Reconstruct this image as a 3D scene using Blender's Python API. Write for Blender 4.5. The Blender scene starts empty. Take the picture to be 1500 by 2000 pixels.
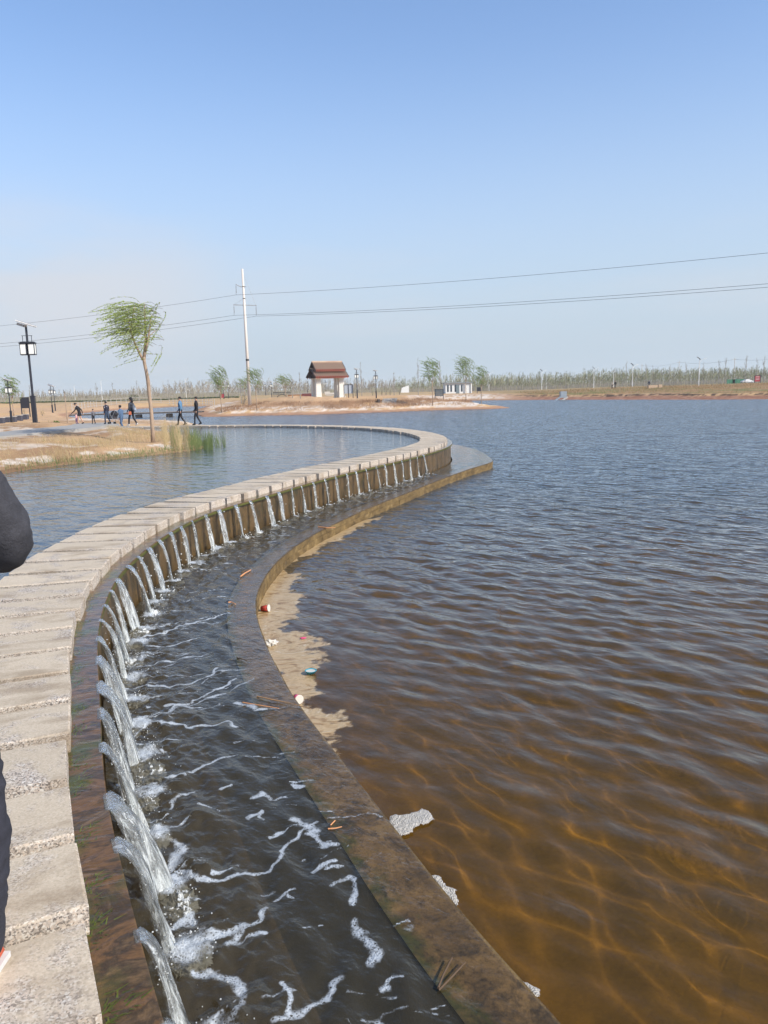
import bpy, bmesh, math, random
import numpy as np
from mathutils import Vector, Matrix
random.seed(7); rng = np.random.default_rng(7)
S = bpy.context.scene
COL = S.collection
R_ = math.radians

# ---------------------------------------------------------------- camera
CAM_Z = 3.0
PITCH = math.atan((1000 - 756) / 1500.0)
ROLL = R_(1.5)
fw = np.array([0, math.cos(PITCH), -math.sin(PITCH)])
r0 = np.array([1.0, 0, 0]); u0 = np.cross(r0, fw)
RT = r0 * math.cos(ROLL) - u0 * math.sin(ROLL)
UP = r0 * math.sin(ROLL) + u0 * math.cos(ROLL)
cd = bpy.data.cameras.new('camera'); cam = bpy.data.objects.new('camera', cd); COL.objects.link(cam)
cd.sensor_fit = 'VERTICAL'; cd.sensor_height = 24.0; cd.lens = 18.0
cd.clip_start = 0.05; cd.clip_end = 9000
cam.matrix_world = Matrix(((RT[0], UP[0], -fw[0], 0), (RT[1], UP[1], -fw[1], 0), (RT[2], UP[2], -fw[2], CAM_Z), (0, 0, 0, 1)))
S.camera = cam
S.render.resolution_x, S.render.resolution_y = 768, 1024

# ---------------------------------------------------------------- sky, sun, exposure
SUN_AZ, SUN_EL = R_(121), R_(38)
w = bpy.data.worlds.new('World'); S.world = w; w.use_nodes = True
nt = w.node_tree; nt.nodes.clear()
N = nt.nodes.new; LK = nt.links.new
wo = N('ShaderNodeOutputWorld'); bg = N('ShaderNodeBackground'); sky = N('ShaderNodeTexSky')
sky.sky_type = 'NISHITA'; sky.sun_disc = False
sky.sun_elevation = SUN_EL; sky.sun_rotation = SUN_AZ
sky.air_density = 0.7; sky.dust_density = 0.5; sky.ozone_density = 2.0; sky.altitude = 0
hsv = N('ShaderNodeHueSaturation'); hsv.inputs['Saturation'].default_value = 1.12
# thin veil of cloud low in the sky
tc = N('ShaderNodeTexCoord'); mp = N('ShaderNodeMapping'); mp.inputs['Scale'].default_value = (1.0, 1.0, 5.5)
no = N('ShaderNodeTexNoise'); no.inputs['Scale'].default_value = 1.7; no.inputs['Detail'].default_value = 5; no.inputs['Roughness'].default_value = 0.55
mr = N('ShaderNodeMapRange'); mr.inputs['From Min'].default_value = 0.50; mr.inputs['From Max'].default_value = 0.80
mr.interpolation_type = 'SMOOTHSTEP'; mr.inputs['To Max'].default_value = 0.40
sp = N('ShaderNodeSeparateXYZ'); el = N('ShaderNodeMapRange')
el.inputs['From Min'].default_value = 0.26; el.inputs['From Max'].default_value = 0.12; el.interpolation_type = 'SMOOTHSTEP'
mu = N('ShaderNodeMath'); mu.operation = 'MULTIPLY'; mu2 = N('ShaderNodeMath'); mu2.operation = 'MULTIPLY'
mr2 = N('ShaderNodeMapRange'); mr2.inputs['From Min'].default_value = 0.36; mr2.inputs['From Max'].default_value = 0.62; mr2.interpolation_type = 'SMOOTHSTEP'; LK(no.outputs['Fac'], mr2.inputs['Value'])
mx = N('ShaderNodeMixRGB'); mx.inputs['Color2'].default_value = (2.62, 2.70, 2.90, 1)
LK(tc.outputs['Generated'], mp.inputs['Vector']); LK(mp.outputs[0], no.inputs['Vector']); LK(no.outputs['Fac'], mr.inputs['Value'])
LK(tc.outputs['Generated'], sp.inputs[0]); LK(sp.outputs['Z'], el.inputs['Value'])
# one soft bank of high cloud, low in the west-north-west
dt = N('ShaderNodeVectorMath'); dt.operation = 'DOT_PRODUCT'; dt.inputs[1].default_value = (-.406, .905, .125)
bk = N('ShaderNodeMapRange'); bk.inputs['From Min'].default_value = .955; bk.inputs['From Max'].default_value = 1.0; bk.inputs['To Max'].default_value = .8; bk.interpolation_type = 'SMOOTHSTEP'
nb_ = N('ShaderNodeMath'); nb_.operation = 'MULTIPLY'; ad_ = N('ShaderNodeMath'); ad_.operation = 'MAXIMUM'
LK(tc.outputs['Generated'], dt.inputs[0]); LK(dt.outputs['Value'], bk.inputs['Value']); mu3 = N('ShaderNodeMath'); mu3.operation = 'MULTIPLY'; LK(mr2.outputs[0], mu3.inputs[0]); LK(el.outputs[0], mu3.inputs[1]); LK(bk.outputs[0], nb_.inputs[0]); LK(mu3.outputs[0], nb_.inputs[1])
LK(mr.outputs[0], mu2.inputs[0]); LK(el.outputs[0], mu2.inputs[1]); LK(mu2.outputs[0], ad_.inputs[0]); LK(nb_.outputs[0], ad_.inputs[1]); LK(ad_.outputs[0], mu.inputs[0]); mu.inputs[1].default_value = 1.0
# pale haze that thickens towards the horizon, the same all round
hz = N('ShaderNodeMixRGB'); hz.inputs['Color2'].default_value = (2.05, 2.44, 2.82, 1)
hf = N('ShaderNodeMapRange'); hf.inputs['From Min'].default_value = 0.44; hf.inputs['From Max'].default_value = 0.02; hf.interpolation_type = 'SMOOTHSTEP'; hf.inputs['To Min'].default_value = 0.17
LK(sp.outputs['Z'], hf.inputs['Value']); LK(hf.outputs[0], hz.inputs['Fac'])
LK(sky.outputs[0], hsv.inputs['Color']); LK(hsv.outputs[0], hz.inputs['Color1']); LK(hz.outputs[0], mx.inputs['Color1']); LK(mu.outputs[0], mx.inputs['Fac'])
LK(mx.outputs[0], bg.inputs['Color']); LK(bg.outputs[0], wo.inputs['Surface'])
bg.inputs['Strength'].default_value = 0.15
sd = bpy.data.lights.new('sun', 'SUN'); sd.energy = 3.0; sd.angle = R_(0.55); sd.color = (1.0, 0.93, 0.82)
so = bpy.data.objects.new('sun', sd); COL.objects.link(so)
sv = Vector((math.sin(SUN_AZ) * math.cos(SUN_EL), math.cos(SUN_AZ) * math.cos(SUN_EL), math.sin(SUN_EL)))
so.rotation_euler = sv.to_track_quat('Z', 'Y').to_euler(); so.location = sv * 60
S.view_settings.view_transform = 'Standard'; S.view_settings.look = 'None'
S.view_settings.gamma = 1; S.view_settings.exposure = 0.85; S.view_settings.use_curve_mapping = False
S.cycles.use_denoising = True
S.cycles.max_bounces = 10; S.cycles.transparent_max_bounces = 16
S.cycles.transmission_bounces = 8; S.cycles.glossy_bounces = 4; S.cycles.diffuse_bounces = 3
S.cycles.sample_clamp_indirect = 4.0

# ---------------------------------------------------------------- helpers
def ray(x, y): return RT * ((x - 750) / 1500.0) + UP * ((1000 - y) / 1500.0) + fw
def at(x, y, z):
    d = ray(x, y); t = (z - CAM_Z) / d[2]
    return np.array([0, 0, CAM_Z]) + d * t
def at_far(x, y, Y):
    d = ray(x, y); return np.array([0, 0, CAM_Z]) + d * (Y / d[1])

def tag(o, label=None, cat=None, group=None, kind=None):
    if label: o['label'] = label
    if cat: o['category'] = cat
    if group: o['group'] = group
    if kind: o['kind'] = kind
    return o
def empty(name, loc=(0, 0, 0), rz=0.0, scale=1.0):
    o = bpy.data.objects.new(name, None); COL.objects.link(o)
    o.location = [float(v) for v in loc]; o.rotation_euler = (0, 0, rz); o.scale = (scale,) * 3
    o.empty_display_size = 0.2
    return o
def copy_tree(o, parent=None):
    c = o.copy(); COL.objects.link(c)
    if parent is not None: c.parent = parent
    for ch in list(o.children): copy_tree(ch, c)
    return c

class MB:
    def __init__(s): s.v = []; s.f = []; s.m = []; s.uv = None
    def add(s, verts, faces, mi=0):
        b = len(s.v); s.v.extend([tuple(map(float, p)) for p in verts])
        for f in faces: s.f.append(tuple(b + i for i in f)); s.m.append(mi)
    def box(s, c, d, rz=0.0, mi=0, tilt=None, taper=1.0):
        cx, cy, cz = c; hx, hy, hz = d[0] / 2, d[1] / 2, d[2] / 2
        P = []
        for k in (-1, 1):
            t = taper if k > 0 else 1.0
            for a, b in ((-1, -1), (1, -1), (1, 1), (-1, 1)): P.append(Vector((a * hx * t, b * hy * t, k * hz)))
        M = Matrix.Rotation(rz, 3, 'Z')
        if tilt is not None: M = M @ tilt
        P = [M @ p + Vector((cx, cy, cz)) for p in P]
        s.add(P, [(3, 2, 1, 0), (4, 5, 6, 7), (0, 1, 5, 4), (1, 2, 6, 5), (2, 3, 7, 6), (3, 0, 4, 7)], mi)
    def tube(s, pts, rad, n=6, mi=0, cap=True):
        pts = [Vector([float(q) for q in p]) for p in pts]
        if not hasattr(rad, '__len__'): rad = [rad] * len(pts)
        V = []; F = []
        prev = None
        for i, p in enumerate(pts):
            a = pts[min(i + 1, len(pts) - 1)] - pts[max(i - 1, 0)]
            if a.length < 1e-9: a = Vector((0, 0, 1))
            a.normalize()
            if prev is None:
                h = Vector((1, 0, 0)) if abs(a.x) < 0.8 else Vector((0, 1, 0))
                e1 = a.cross(h).normalized()
            else:
                e1 = (prev - a * prev.dot(a))
                e1 = e1.normalized() if e1.length > 1e-6 else a.cross(Vector((1, 0, 0))).normalized()
            prev = e1; e2 = a.cross(e1)
            for k in range(n):
                t = 2 * math.pi * k / n
                V.append(p + (e1 * math.cos(t) + e2 * math.sin(t)) * rad[i])
        for i in range(len(pts) - 1):
            for k in range(n):
                k2 = (k + 1) % n
                F.append((i * n + k, i * n + k2, (i + 1) * n + k2, (i + 1) * n + k))
        if cap and n > 2:
            F.append(tuple(range(n - 1, -1, -1))); F.append(tuple((len(pts) - 1) * n + k for k in range(n)))
        s.add(V, F, mi)
    def lathe(s, prof, c=(0, 0, 0), n=12, mi=0):
        V = []; F = []
        for r, z in prof:
            for k in range(n):
                t = 2 * math.pi * k / n
                V.append((c[0] + r * math.cos(t), c[1] + r * math.sin(t), c[2] + z))
        for i in range(len(prof) - 1):
            for k in range(n):
                k2 = (k + 1) % n
                F.append((i * n + k, i * n + k2, (i + 1) * n + k2, (i + 1) * n + k))
        F.append(tuple(range(n - 1, -1, -1))); F.append(tuple((len(prof) - 1) * n + k for k in range(n)))
        s.add(V, F, mi)
    def mesh(s, name, mats, smooth=False):
        me = bpy.data.meshes.new(name); me.from_pydata(s.v, [], s.f)
        for m in (mats if isinstance(mats, (list, tuple)) else [mats]): me.materials.append(m)
        if len(set(s.m)) > 1: me.polygons.foreach_set('material_index', s.m)
        me.polygons.foreach_set('use_smooth', [bool(smooth)] * len(s.f))
        me.update(); return me
    def build(s, name, mats, parent=None, smooth=False, loc=None):
        o = bpy.data.objects.new(name, s.mesh(name, mats, smooth)); COL.objects.link(o)
        if parent is not None: o.parent = parent
        if loc is not None: o.location = [float(q) for q in loc]
        return o

def grid_mesh(name, V, quads, mats, attrs=None, smooth=True):
    """fast mesh from numpy arrays; attrs: name -> float array or (n,3) colour array"""
    me = bpy.data.meshes.new(name)
    V = np.asarray(V, dtype=np.float32); quads = np.asarray(quads, dtype=np.int32)
    me.vertices.add(len(V)); me.vertices.foreach_set('co', V.ravel())
    k = quads.shape[1]
    me.loops.add(quads.size); me.loops.foreach_set('vertex_index', quads.ravel())
    me.polygons.add(len(quads)); me.polygons.foreach_set('loop_start', np.arange(0, quads.size, k, dtype=np.int32))
    try: me.polygons.foreach_set('loop_total', np.full(len(quads), k, dtype=np.int32))
    except Exception: pass
    me.update(calc_edges=True)
    me.polygons.foreach_set('use_smooth', np.full(len(quads), bool(smooth)))
    for m in (mats if isinstance(mats, (list, tuple)) else [mats]): me.materials.append(m)
    for an, a in (attrs or {}).items():
        a = np.asarray(a, dtype=np.float32)
        if a.ndim == 1:
            at_ = me.attributes.new(an, 'FLOAT', 'POINT'); at_.data.foreach_set('value', a)
        else:
            at_ = me.attributes.new(an, 'FLOAT_COLOR', 'POINT')
            c4 = np.ones((len(a), 4), dtype=np.float32); c4[:, :3] = a; at_.data.foreach_set('color', c4.ravel())
    return me
def grid_obj(name, V, quads, mats, attrs=None, smooth=True, parent=None):
    o = bpy.data.objects.new(name, grid_mesh(name, V, quads, mats, attrs, smooth)); COL.objects.link(o)
    if parent is not None: o.parent = parent
    return o
def compact(V, Q, attrs):
    used = np.unique(Q); mp_ = np.full(len(V), -1, dtype=np.int64); mp_[used] = np.arange(len(used))
    return V[used], mp_[Q], {k: a[used] for k, a in attrs.items()}
def rowcol_quads(nr, nc, wrap=False):
    i = np.arange(nr - 1)[:, None]; j = np.arange(nc if wrap else nc - 1)[None, :]; j2 = (j + 1) % nc
    return np.stack([i * nc + j, i * nc + j2, (i + 1) * nc + j2, (i + 1) * nc + j], -1).reshape(-1, 4)

# smooth value noise, vectorised
_perm = rng.permutation(4096); _val = rng.random(4096)
def vnoise(x, y):
    xi = np.floor(x).astype(int); yi = np.floor(y).astype(int); fx = x - xi; fy = y - yi
    fx = fx * fx * (3 - 2 * fx); fy = fy * fy * (3 - 2 * fy)
    def h(a, b): return _val[_perm[(a + _perm[b & 4095]) & 4095]]
    return (h(xi, yi) * (1 - fx) + h(xi + 1, yi) * fx) * (1 - fy) + (h(xi, yi + 1) * (1 - fx) + h(xi + 1, yi + 1) * fx) * fy
def fbm(x, y, o=4, g=0.5):
    s = 0; a = 1; t = 0
    for k in range(o): s = s + a * vnoise(x * 2 ** k + 17.3 * k, y * 2 ** k + 9.1 * k); t += a; a *= g
    return s / t
def sstep(a, b, x):
    t = np.clip((x - a) / (b - a), 0, 1); return t * t * (3 - 2 * t)
def poly_dist(P, poly, closed=True):
    """unsigned distance of points (n,2) to polyline"""
    poly = np.asarray(poly, float); A = poly; B = np.roll(poly, -1, 0)
    if not closed: A = A[:-1]; B = B[:-1]
    d = np.full(len(P), 1e9)
    for a, b in zip(A, B):
        ab = b - a; t = np.clip(((P - a) @ ab) / max(ab @ ab, 1e-12), 0, 1)
        q = a + t[:, None] * ab; d = np.minimum(d, ((P - q) ** 2).sum(1))
    return np.sqrt(d)
def in_poly(P, poly):
    poly = np.asarray(poly, float); x, y = P[:, 0], P[:, 1]; ins = np.zeros(len(P), bool)
    for (x1, y1), (x2, y2) in zip(poly, np.roll(poly, -1, 0)):
        if y1 == y2: continue
        c = ((y1 > y) != (y2 > y)) & (x < (x2 - x1) * (y - y1) / (y2 - y1) + x1); ins ^= c
    return ins
def resample(P, step, sm=0.0):
    P = np.asarray(P, float)
    s = np.r_[0, np.cumsum(np.linalg.norm(np.diff(P, axis=0), axis=1))]
    fine = np.arange(0, s[-1], 0.05); Q = np.stack([np.interp(fine, s, P[:, k]) for k in range(P.shape[1])], 1)
    if sm > 0:
        n = int(sm / 0.05); k = np.exp(-0.5 * (np.arange(-3 * n, 3 * n + 1) / n) ** 2); k /= k.sum()
        a = 2 * Q[0] - Q[1:3 * n + 1][::-1]; b = 2 * Q[-1] - Q[-3 * n - 1:-1][::-1]
        E = np.concatenate([a, Q, b]); Q = np.stack([np.convolve(E[:, j], k, 'valid') for j in range(Q.shape[1])], 1)
    s = np.r_[0, np.cumsum(np.linalg.norm(np.diff(Q, axis=0), axis=1))]
    t = np.arange(0, s[-1], step); return np.stack([np.interp(t, s, Q[:, k]) for k in range(Q.shape[1])], 1)
def normals(P):  # right-hand normals of a polyline
    T = np.gradient(P, axis=0); T /= np.linalg.norm(T, axis=1)[:, None]
    return T, np.stack([T[:, 1], -T[:, 0]], 1)

# ---------------------------------------------------------------- materials
def newmat(name):
    m = bpy.data.materials.new(name); m.use_nodes = True; t = m.node_tree
    for n in list(t.nodes):
        if n.type != 'OUTPUT_MATERIAL' and n.type != 'BSDF_PRINCIPLED': t.nodes.remove(n)
    b = t.nodes['Principled BSDF']; b.inputs['Roughness'].default_value = 0.8
    b.inputs['Specular IOR Level'].default_value = 0.3
    return m, t, b
def nd(t, typ, **kw):
    n = t.nodes.new(typ)
    for k, v in kw.items():
        if hasattr(n, k): setattr(n, k, v)
    return n
def noise(t, scale, detail=4, rough=0.55, vec=None, dist=0.0):
    n = nd(t, 'ShaderNodeTexNoise'); n.inputs['Scale'].default_value = scale; n.inputs['Detail'].default_value = detail
    n.inputs['Roughness'].default_value = rough; n.inputs['Distortion'].default_value = dist
    if vec is not None: t.links.new(vec, n.inputs['Vector'])
    return n.outputs['Fac']
def ramp(t, fac, stops):
    n = nd(t, 'ShaderNodeValToRGB'); e = n.color_ramp.elements
    while len(e) < len(stops): e.new(0.5)
    for i, (p, c) in enumerate(stops):
        e[i].position = p; e[i].color = (c[0], c[1], c[2], 1) if hasattr(c, '__len__') else (c, c, c, 1)
    t.links.new(fac, n.inputs['Fac']); return n.outputs['Color']
def mapping(t, vec, scale=(1, 1, 1), loc=(0, 0, 0), rot=(0, 0, 0)):
    n = nd(t, 'ShaderNodeMapping'); n.inputs['Scale'].default_value = scale; n.inputs['Location'].default_value = loc
    n.inputs['Rotation'].default_value = rot; t.links.new(vec, n.inputs['Vector']); return n.outputs[0]
def mix(t, fac, a, b, typ='MIX'):
    n = nd(t, 'ShaderNodeMixRGB', blend_type=typ)
    for s_, v in ((0, fac), (1, a), (2, b)):
        if hasattr(v, 'is_linked') or hasattr(v, 'links'): t.links.new(v, n.inputs[s_])
        elif hasattr(v, '__len__'): n.inputs[s_].default_value = (v[0], v[1], v[2], 1)
        else: n.inputs[s_].default_value = v
    return n.outputs[0]
def math_(t, op, a, b=None, c=None):
    n = nd(t, 'ShaderNodeMath', operation=op)
    for s_, v in ((0, a), (1, b), (2, c)):
        if v is None: continue
        if hasattr(v, 'links'): t.links.new(v, n.inputs[s_])
        else: n.inputs[s_].default_value = v
    return n.outputs[0]
def bump(t, h, strength=0.3, dist=0.01, normal=None):
    n = nd(t, 'ShaderNodeBump'); n.inputs['Strength'].default_value = strength; n.inputs['Distance'].default_value = dist
    t.links.new(h, n.inputs['Height'])
    if normal is not None: t.links.new(normal, n.inputs['Normal'])
    return n.outputs[0]
def geo(t): return nd(t, 'ShaderNodeNewGeometry')
def pos(t): return nd(t, 'ShaderNodeNewGeometry').outputs['Position']
def objc(t): return nd(t, 'ShaderNodeTexCoord').outputs['Object']
def attr(t, name): n = nd(t, 'ShaderNodeAttribute'); n.attribute_name = name; return n
def simple(name, col, rough=0.7, var=0.12, scale=6, metal=0.0, bmp=0.0, spec=0.3):
    m, t, b = newmat(name)
    c = noise(t, scale, 4, 0.6, objc(t))
    lo = [max(0, x * (1 - var)) for x in col]; hi = [min(1, x * (1 + var)) for x in col]
    t.links.new(ramp(t, c, [(0.3, lo), (0.7, hi)]), b.inputs['Base Color'])
    b.inputs['Roughness'].default_value = rough; b.inputs['Metallic'].default_value = metal
    b.inputs['Specular IOR Level'].default_value = spec
    if bmp > 0: t.links.new(bump(t, noise(t, scale * 8, 4, 0.6, objc(t)), bmp, 0.01), b.inputs['Normal'])
    return m
# ================================================================ levels (metres)
Z_STONE, Z_LEDGE, Z_POND = 1.0, 0.872, 0.888
Z_CHAN, Z_WALL, Z_LAKE = 0.238, 0.222, 0.0

# right-hand edge of the stepping stones, near to far
SR = resample([(2.6, -4.0), (1.55, -2.0), (0.72, -0.6), (0.0, 0.62), (-0.5, 1.4), (-0.98, 2.22), (-1.25, 2.8), (-1.5, 3.3), (-1.74, 3.81), (-1.94, 4.34), (-2.16, 4.94), (-2.62, 6.12),
 (-2.98, 7.2), (-3.25, 8.3), (-3.4, 9.1), (-3.47, 10.0), (-3.5, 10.7), (-3.5, 11.4), (-3.46, 12.2), (-3.4, 12.9), (-3.29, 13.5), (-3.13, 14.1), (-2.95, 14.54), (-2.75, 15.0),
 (-2.42, 16.0), (-2.05, 17.05), (-1.66, 18.05), (-1.21, 19.1), (-0.75, 20.1), (-0.3, 21.0), (0.13, 21.9), (0.6, 22.9), (1.05, 23.95), (1.46, 24.95),
 (1.83, 25.95), (2.15, 27.0), (2.41, 28.4), (2.52, 30.1), (2.41, 31.8), (2.11, 33.7), (1.6, 35.6), (0.86, 37.7), (-0.3, 39.7), (-1.9, 41.7), (-4.3, 43.9), (-7.0, 45.6), (-11.0, 47.2), (-15.4, 48.1), (-17.0, 48.3)], 0.1, 0.45)
T_, Nn = normals(SR)
LED = resample(SR + Nn * 0.185, 0.1)                 # outer lip of the ledge
SL = SR - Nn * 1.0                                   # pond-side ends of the stones
# outer (lake) edge of the low weir wall
OW = resample([(3.4, -2.6), (2.3, -0.2), (1.5, 1.3), (0.92, 2.5), (0.7, 2.99), (0.48, 3.41), (0.21, 4.01), (-0.04, 4.62), (-0.37, 5.41), (-0.7, 6.2), (-0.95, 6.85), (-1.28, 7.9),
 (-1.5, 8.7), (-1.65, 9.35), (-1.75, 9.95), (-1.8, 10.5), (-1.82, 11.4), (-1.76, 12.43), (-1.6, 13.52), (-1.32, 14.75), (-0.92, 16.0), (-0.45, 17.4), (0.13, 18.85), (0.69, 20.2),
 (1.35, 21.9), (2.05, 23.6), (2.97, 25.65), (3.80, 27.25), (4.02, 27.9), (4.10, 29.2), (4.15, 31.0), (4.05, 33.2), (3.6, 35.6), (2.7, 38.0), (1.2, 40.2)], 0.1, 0.22)
OT, ON = normals(OW)
IW = OW - ON * 0.36                                  # channel edge of the same wall

# water outline (everything inside is lake, inlet, channel or pond)
pond_bank = [(-17, -40), (-15, -12), (-13, 4), (-11.4, 14), (-10.7, 20.6), (-10.3, 22.3), (-9.8, 23.6), (-9.1, 24.5), (-8.5, 25.4), (-7.95, 26.4), (-7.4, 27.4), (-6.9, 28.2), (-6.7, 29.0), (-7.1, 31), (-8.4, 35), (-10.6, 40), (-13.2, 44.6), (-14.6, 47.2), (-14.6, 48.6)]
lake_bank = [(-13.0, 50.2), (-11.6, 54), (-11.2, 60), (-13.5, 67), (-19, 73), (-26, 80), (-36, 94), (-45, 112), (-50, 128), (-49, 150), (-43, 166), (-36, 160), (-33, 140), (-29, 118), (-25, 104), (-21.8, 93.5), (-19, 92.3), (-16.4, 93.4), (-13, 92.0), (-8.8, 91.2), (-5.5, 91.8), (-2.7, 92.6), (0.5, 93.3), (3.5, 95.0),
 (6.5, 95.9), (9.8, 95.4), (13.5, 94.8), (16.2, 96.8), (16.6, 99.5), (14.8, 106), (12.5, 118), (13, 135), (17, 149), (22, 146), (31.6, 134.5), (37, 126), (42.8, 116.8), (47, 111), (52.5, 105.3), (66, 92), (88, 72), (118, 40), (140, 0), (150, -40)]
WATER = np.array(pond_bank + lake_bank, float)
INNER = np.array(list(map(tuple, OW[::5])) + list(map(tuple, (SR - Nn * 0.4)[::-5][: 0] if False else [])) , float)
cl = SR - Nn * 0.45                                   # causeway centre line
k_end = int(np.argmin(np.linalg.norm(cl - OW[-1], axis=1)))
inner_poly = np.concatenate([OW - ON * 0.15, cl[k_end:], [(-30, 49), (-60, 40), (-60, -60), (3.4, -60)]])
pond_poly = np.concatenate([SR - Nn * 0.35, [(-60, 49.0), (-60, -60), (2.6, -60)]])

# ---------------------------------------------------------------- terrain height
ANCH = np.array([(-8.7, 29, 1.15), (-9.5, 25.6, 1.2), (-13, 27, 1.5), (-11.5, 22, 1.45), (-20, 25, 1.7), (-15.5, 34.7, 1.82), (-12, 33.5, 1.45), (-13.5, 39, 1.35), (-15.6, 45.5, 1.12), (-16, 49, 1.0), (-20, 58, .82), (-24, 63, .75), (-19, 48, 1.1), (-36, 76, .52), (-30, 70, .6),
 (-30, 50, 1.0), (-45, 100, .45), (-53, 125, .35), (-61, 146, .55), (-85, 120, 1.6), (-95, 150, 2.4), (-60, 200, 1.0), (-60, 260, 1.15), (-120, 200, 1.2), (-18.2, 106.7, 2.58), (-14.5, 104, 2.3), (-22, 104, 2.1), (-27, 112, 1.7), (-34, 128, 1.3), (-38, 155, 1.0),
 (-10.5, 112, 1.75), (-6, 112, 1.75), (-8, 119, 1.6), (-3.6, 113, 1.3), (-3.6, 118, 1.18), (-.7, 120, 1.23), (4, 112, 1.25), (10, 108, 1.25), (20, 160, 1.1), (9, 112, 1.2), (-22, 235, 1.5), (-15, 214, 1.3), (-40, 200, 1.2), (-28, 200, 1.05), (-37, 250, 1.4),
 (52, 250, .75), (65, 237, 1.15), (65, 200, 1.27), (69, 170, 1.58), (58, 168, 1.46), (40, 290, .7), (40, 160, 1.2), (33, 170, 1.05), (80, 150, 1.95), (95, 150, 1.9), (85, 120, 1.5), (120, 100, 1.6), (60, 130, 1.3), (24, 200, 1.0), (0, 300, 1.2), (100, 300, 1.2), (-100, 300, 1.2), (200, 200, 1.5)], float)
def plateau(P):
    r = np.linalg.norm(P, axis=1)
    num = np.zeros(len(P)); den = np.zeros(len(P))
    for x, y, z in ANCH:
        e = 0.028 * math.hypot(x, y)
        wgt = 1.0 / ((P[:, 0] - x) ** 2 + (P[:, 1] - y) ** 2 + e * e) ** 1.7
        num += wgt * z; den += wgt
    return num / den
pb = np.array(pond_bank); lb = np.array(lake_bank)
def terrain(P, detail=True):
    """returns height, distance to shore (negative in water), pond flag"""
    P = np.asarray(P, float)
    dp = poly_dist(P, pb, False); dl = poly_dist(P, lb, False)
    wob = (fbm(P[:, 0] * 0.45 + 50, P[:, 1] * 0.45 + 50, 3) - 0.5)
    dp = dp + wob * 0.5; dl = dl + wob * np.clip(dl, 0, 3)
    ins = in_poly(P, WATER)
    pl = plateau(P)
    right = sstep(20, 30, P[:, 0]) * sstep(90, 100, P[:, 1] + P[:, 0])
    fp = np.interp(dp, [0, .25, 1.2, 3.0, 4.5], [.86, .95, 1.12, 1.42, 2.2])
    f1 = np.interp(dl, [0, 1.2, 3.5, 8, 14, 20], [-.02, .13, .55, 1.08, 2.3, 3.4])
    f2 = np.interp(dl, [0, 5, 9, 10.5, 22, 45, 60], [-.02, .16, .32, .66, 1.0, 1.6, 3])
    fl = f1 * (1 - right) + f2 * right
    h = np.minimum(np.minimum(pl, fp), fl)
    if detail:
        rr = np.clip(np.linalg.norm(P, axis=1) / 60, 0.3, 1.6)
        h = h + (fbm(P[:, 0] * 0.9, P[:, 1] * 0.9, 4) - 0.5) * 0.10 * rr * np.clip(np.minimum(dl, dp) / 2, 0, 1)
        h = h + (fbm(P[:, 0] * 0.22 + 9, P[:, 1] * 0.22, 3) - 0.5) * 0.35 * np.clip((dl - 4) / 6, 0, 1) * np.clip((np.linalg.norm(P, axis=1) - 70) / 30, 0, 1)
    pond = in_poly(P, pond_poly)
    chan = in_poly(P, inner_poly) & ~pond
    depth_l = -0.34 - 0.03 * np.clip(np.minimum(dl, 30), 0, 12) - 0.02 * np.clip(np.linalg.norm(P - np.array([-1.0, 9.0]), axis=1), 0, 12)
    bed_l = np.where(dl < 6, np.maximum(depth_l, -0.05 - 0.12 * dl), depth_l) + (fbm(P[:, 0] * 1.1, P[:, 1] * 1.1, 4) - 0.5) * 0.16
    bed_p = np.maximum(0.30, .84 - 0.3 * dp) + (fbm(P[:, 0] * 1.3, P[:, 1] * 1.3, 3) - 0.5) * 0.08
    bed = np.where(pond, bed_p, np.where(chan, -0.30, bed_l))
    d = np.where(ins, -np.minimum(dp, dl), np.minimum(dp, dl))
    return np.where(ins, bed, h), d, dp, dl, right
def th(x, y): return float(terrain(np.array([[x, y]], float))[0][0])

def polar(az_fine, az0, az1, az_coarse, radii):
    """azimuth measured from +Y, clockwise"""
    fine = np.arange(az0, az1, az_fine)
    left = np.arange(-180, az0, az_coarse); right = np.arange(az1, 180, az_coarse)
    A = np.radians(np.concatenate([left, fine, right])); r = np.asarray(radii)
    X = r[:, None] * np.sin(A)[None]; Y = r[:, None] * np.cos(A)[None]
    return np.stack([X, Y], -1).reshape(-1, 2), rowcol_quads(len(r), len(A), True)
def logr(a, b, k): return np.exp(np.arange(math.log(a), math.log(b), k))

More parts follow.
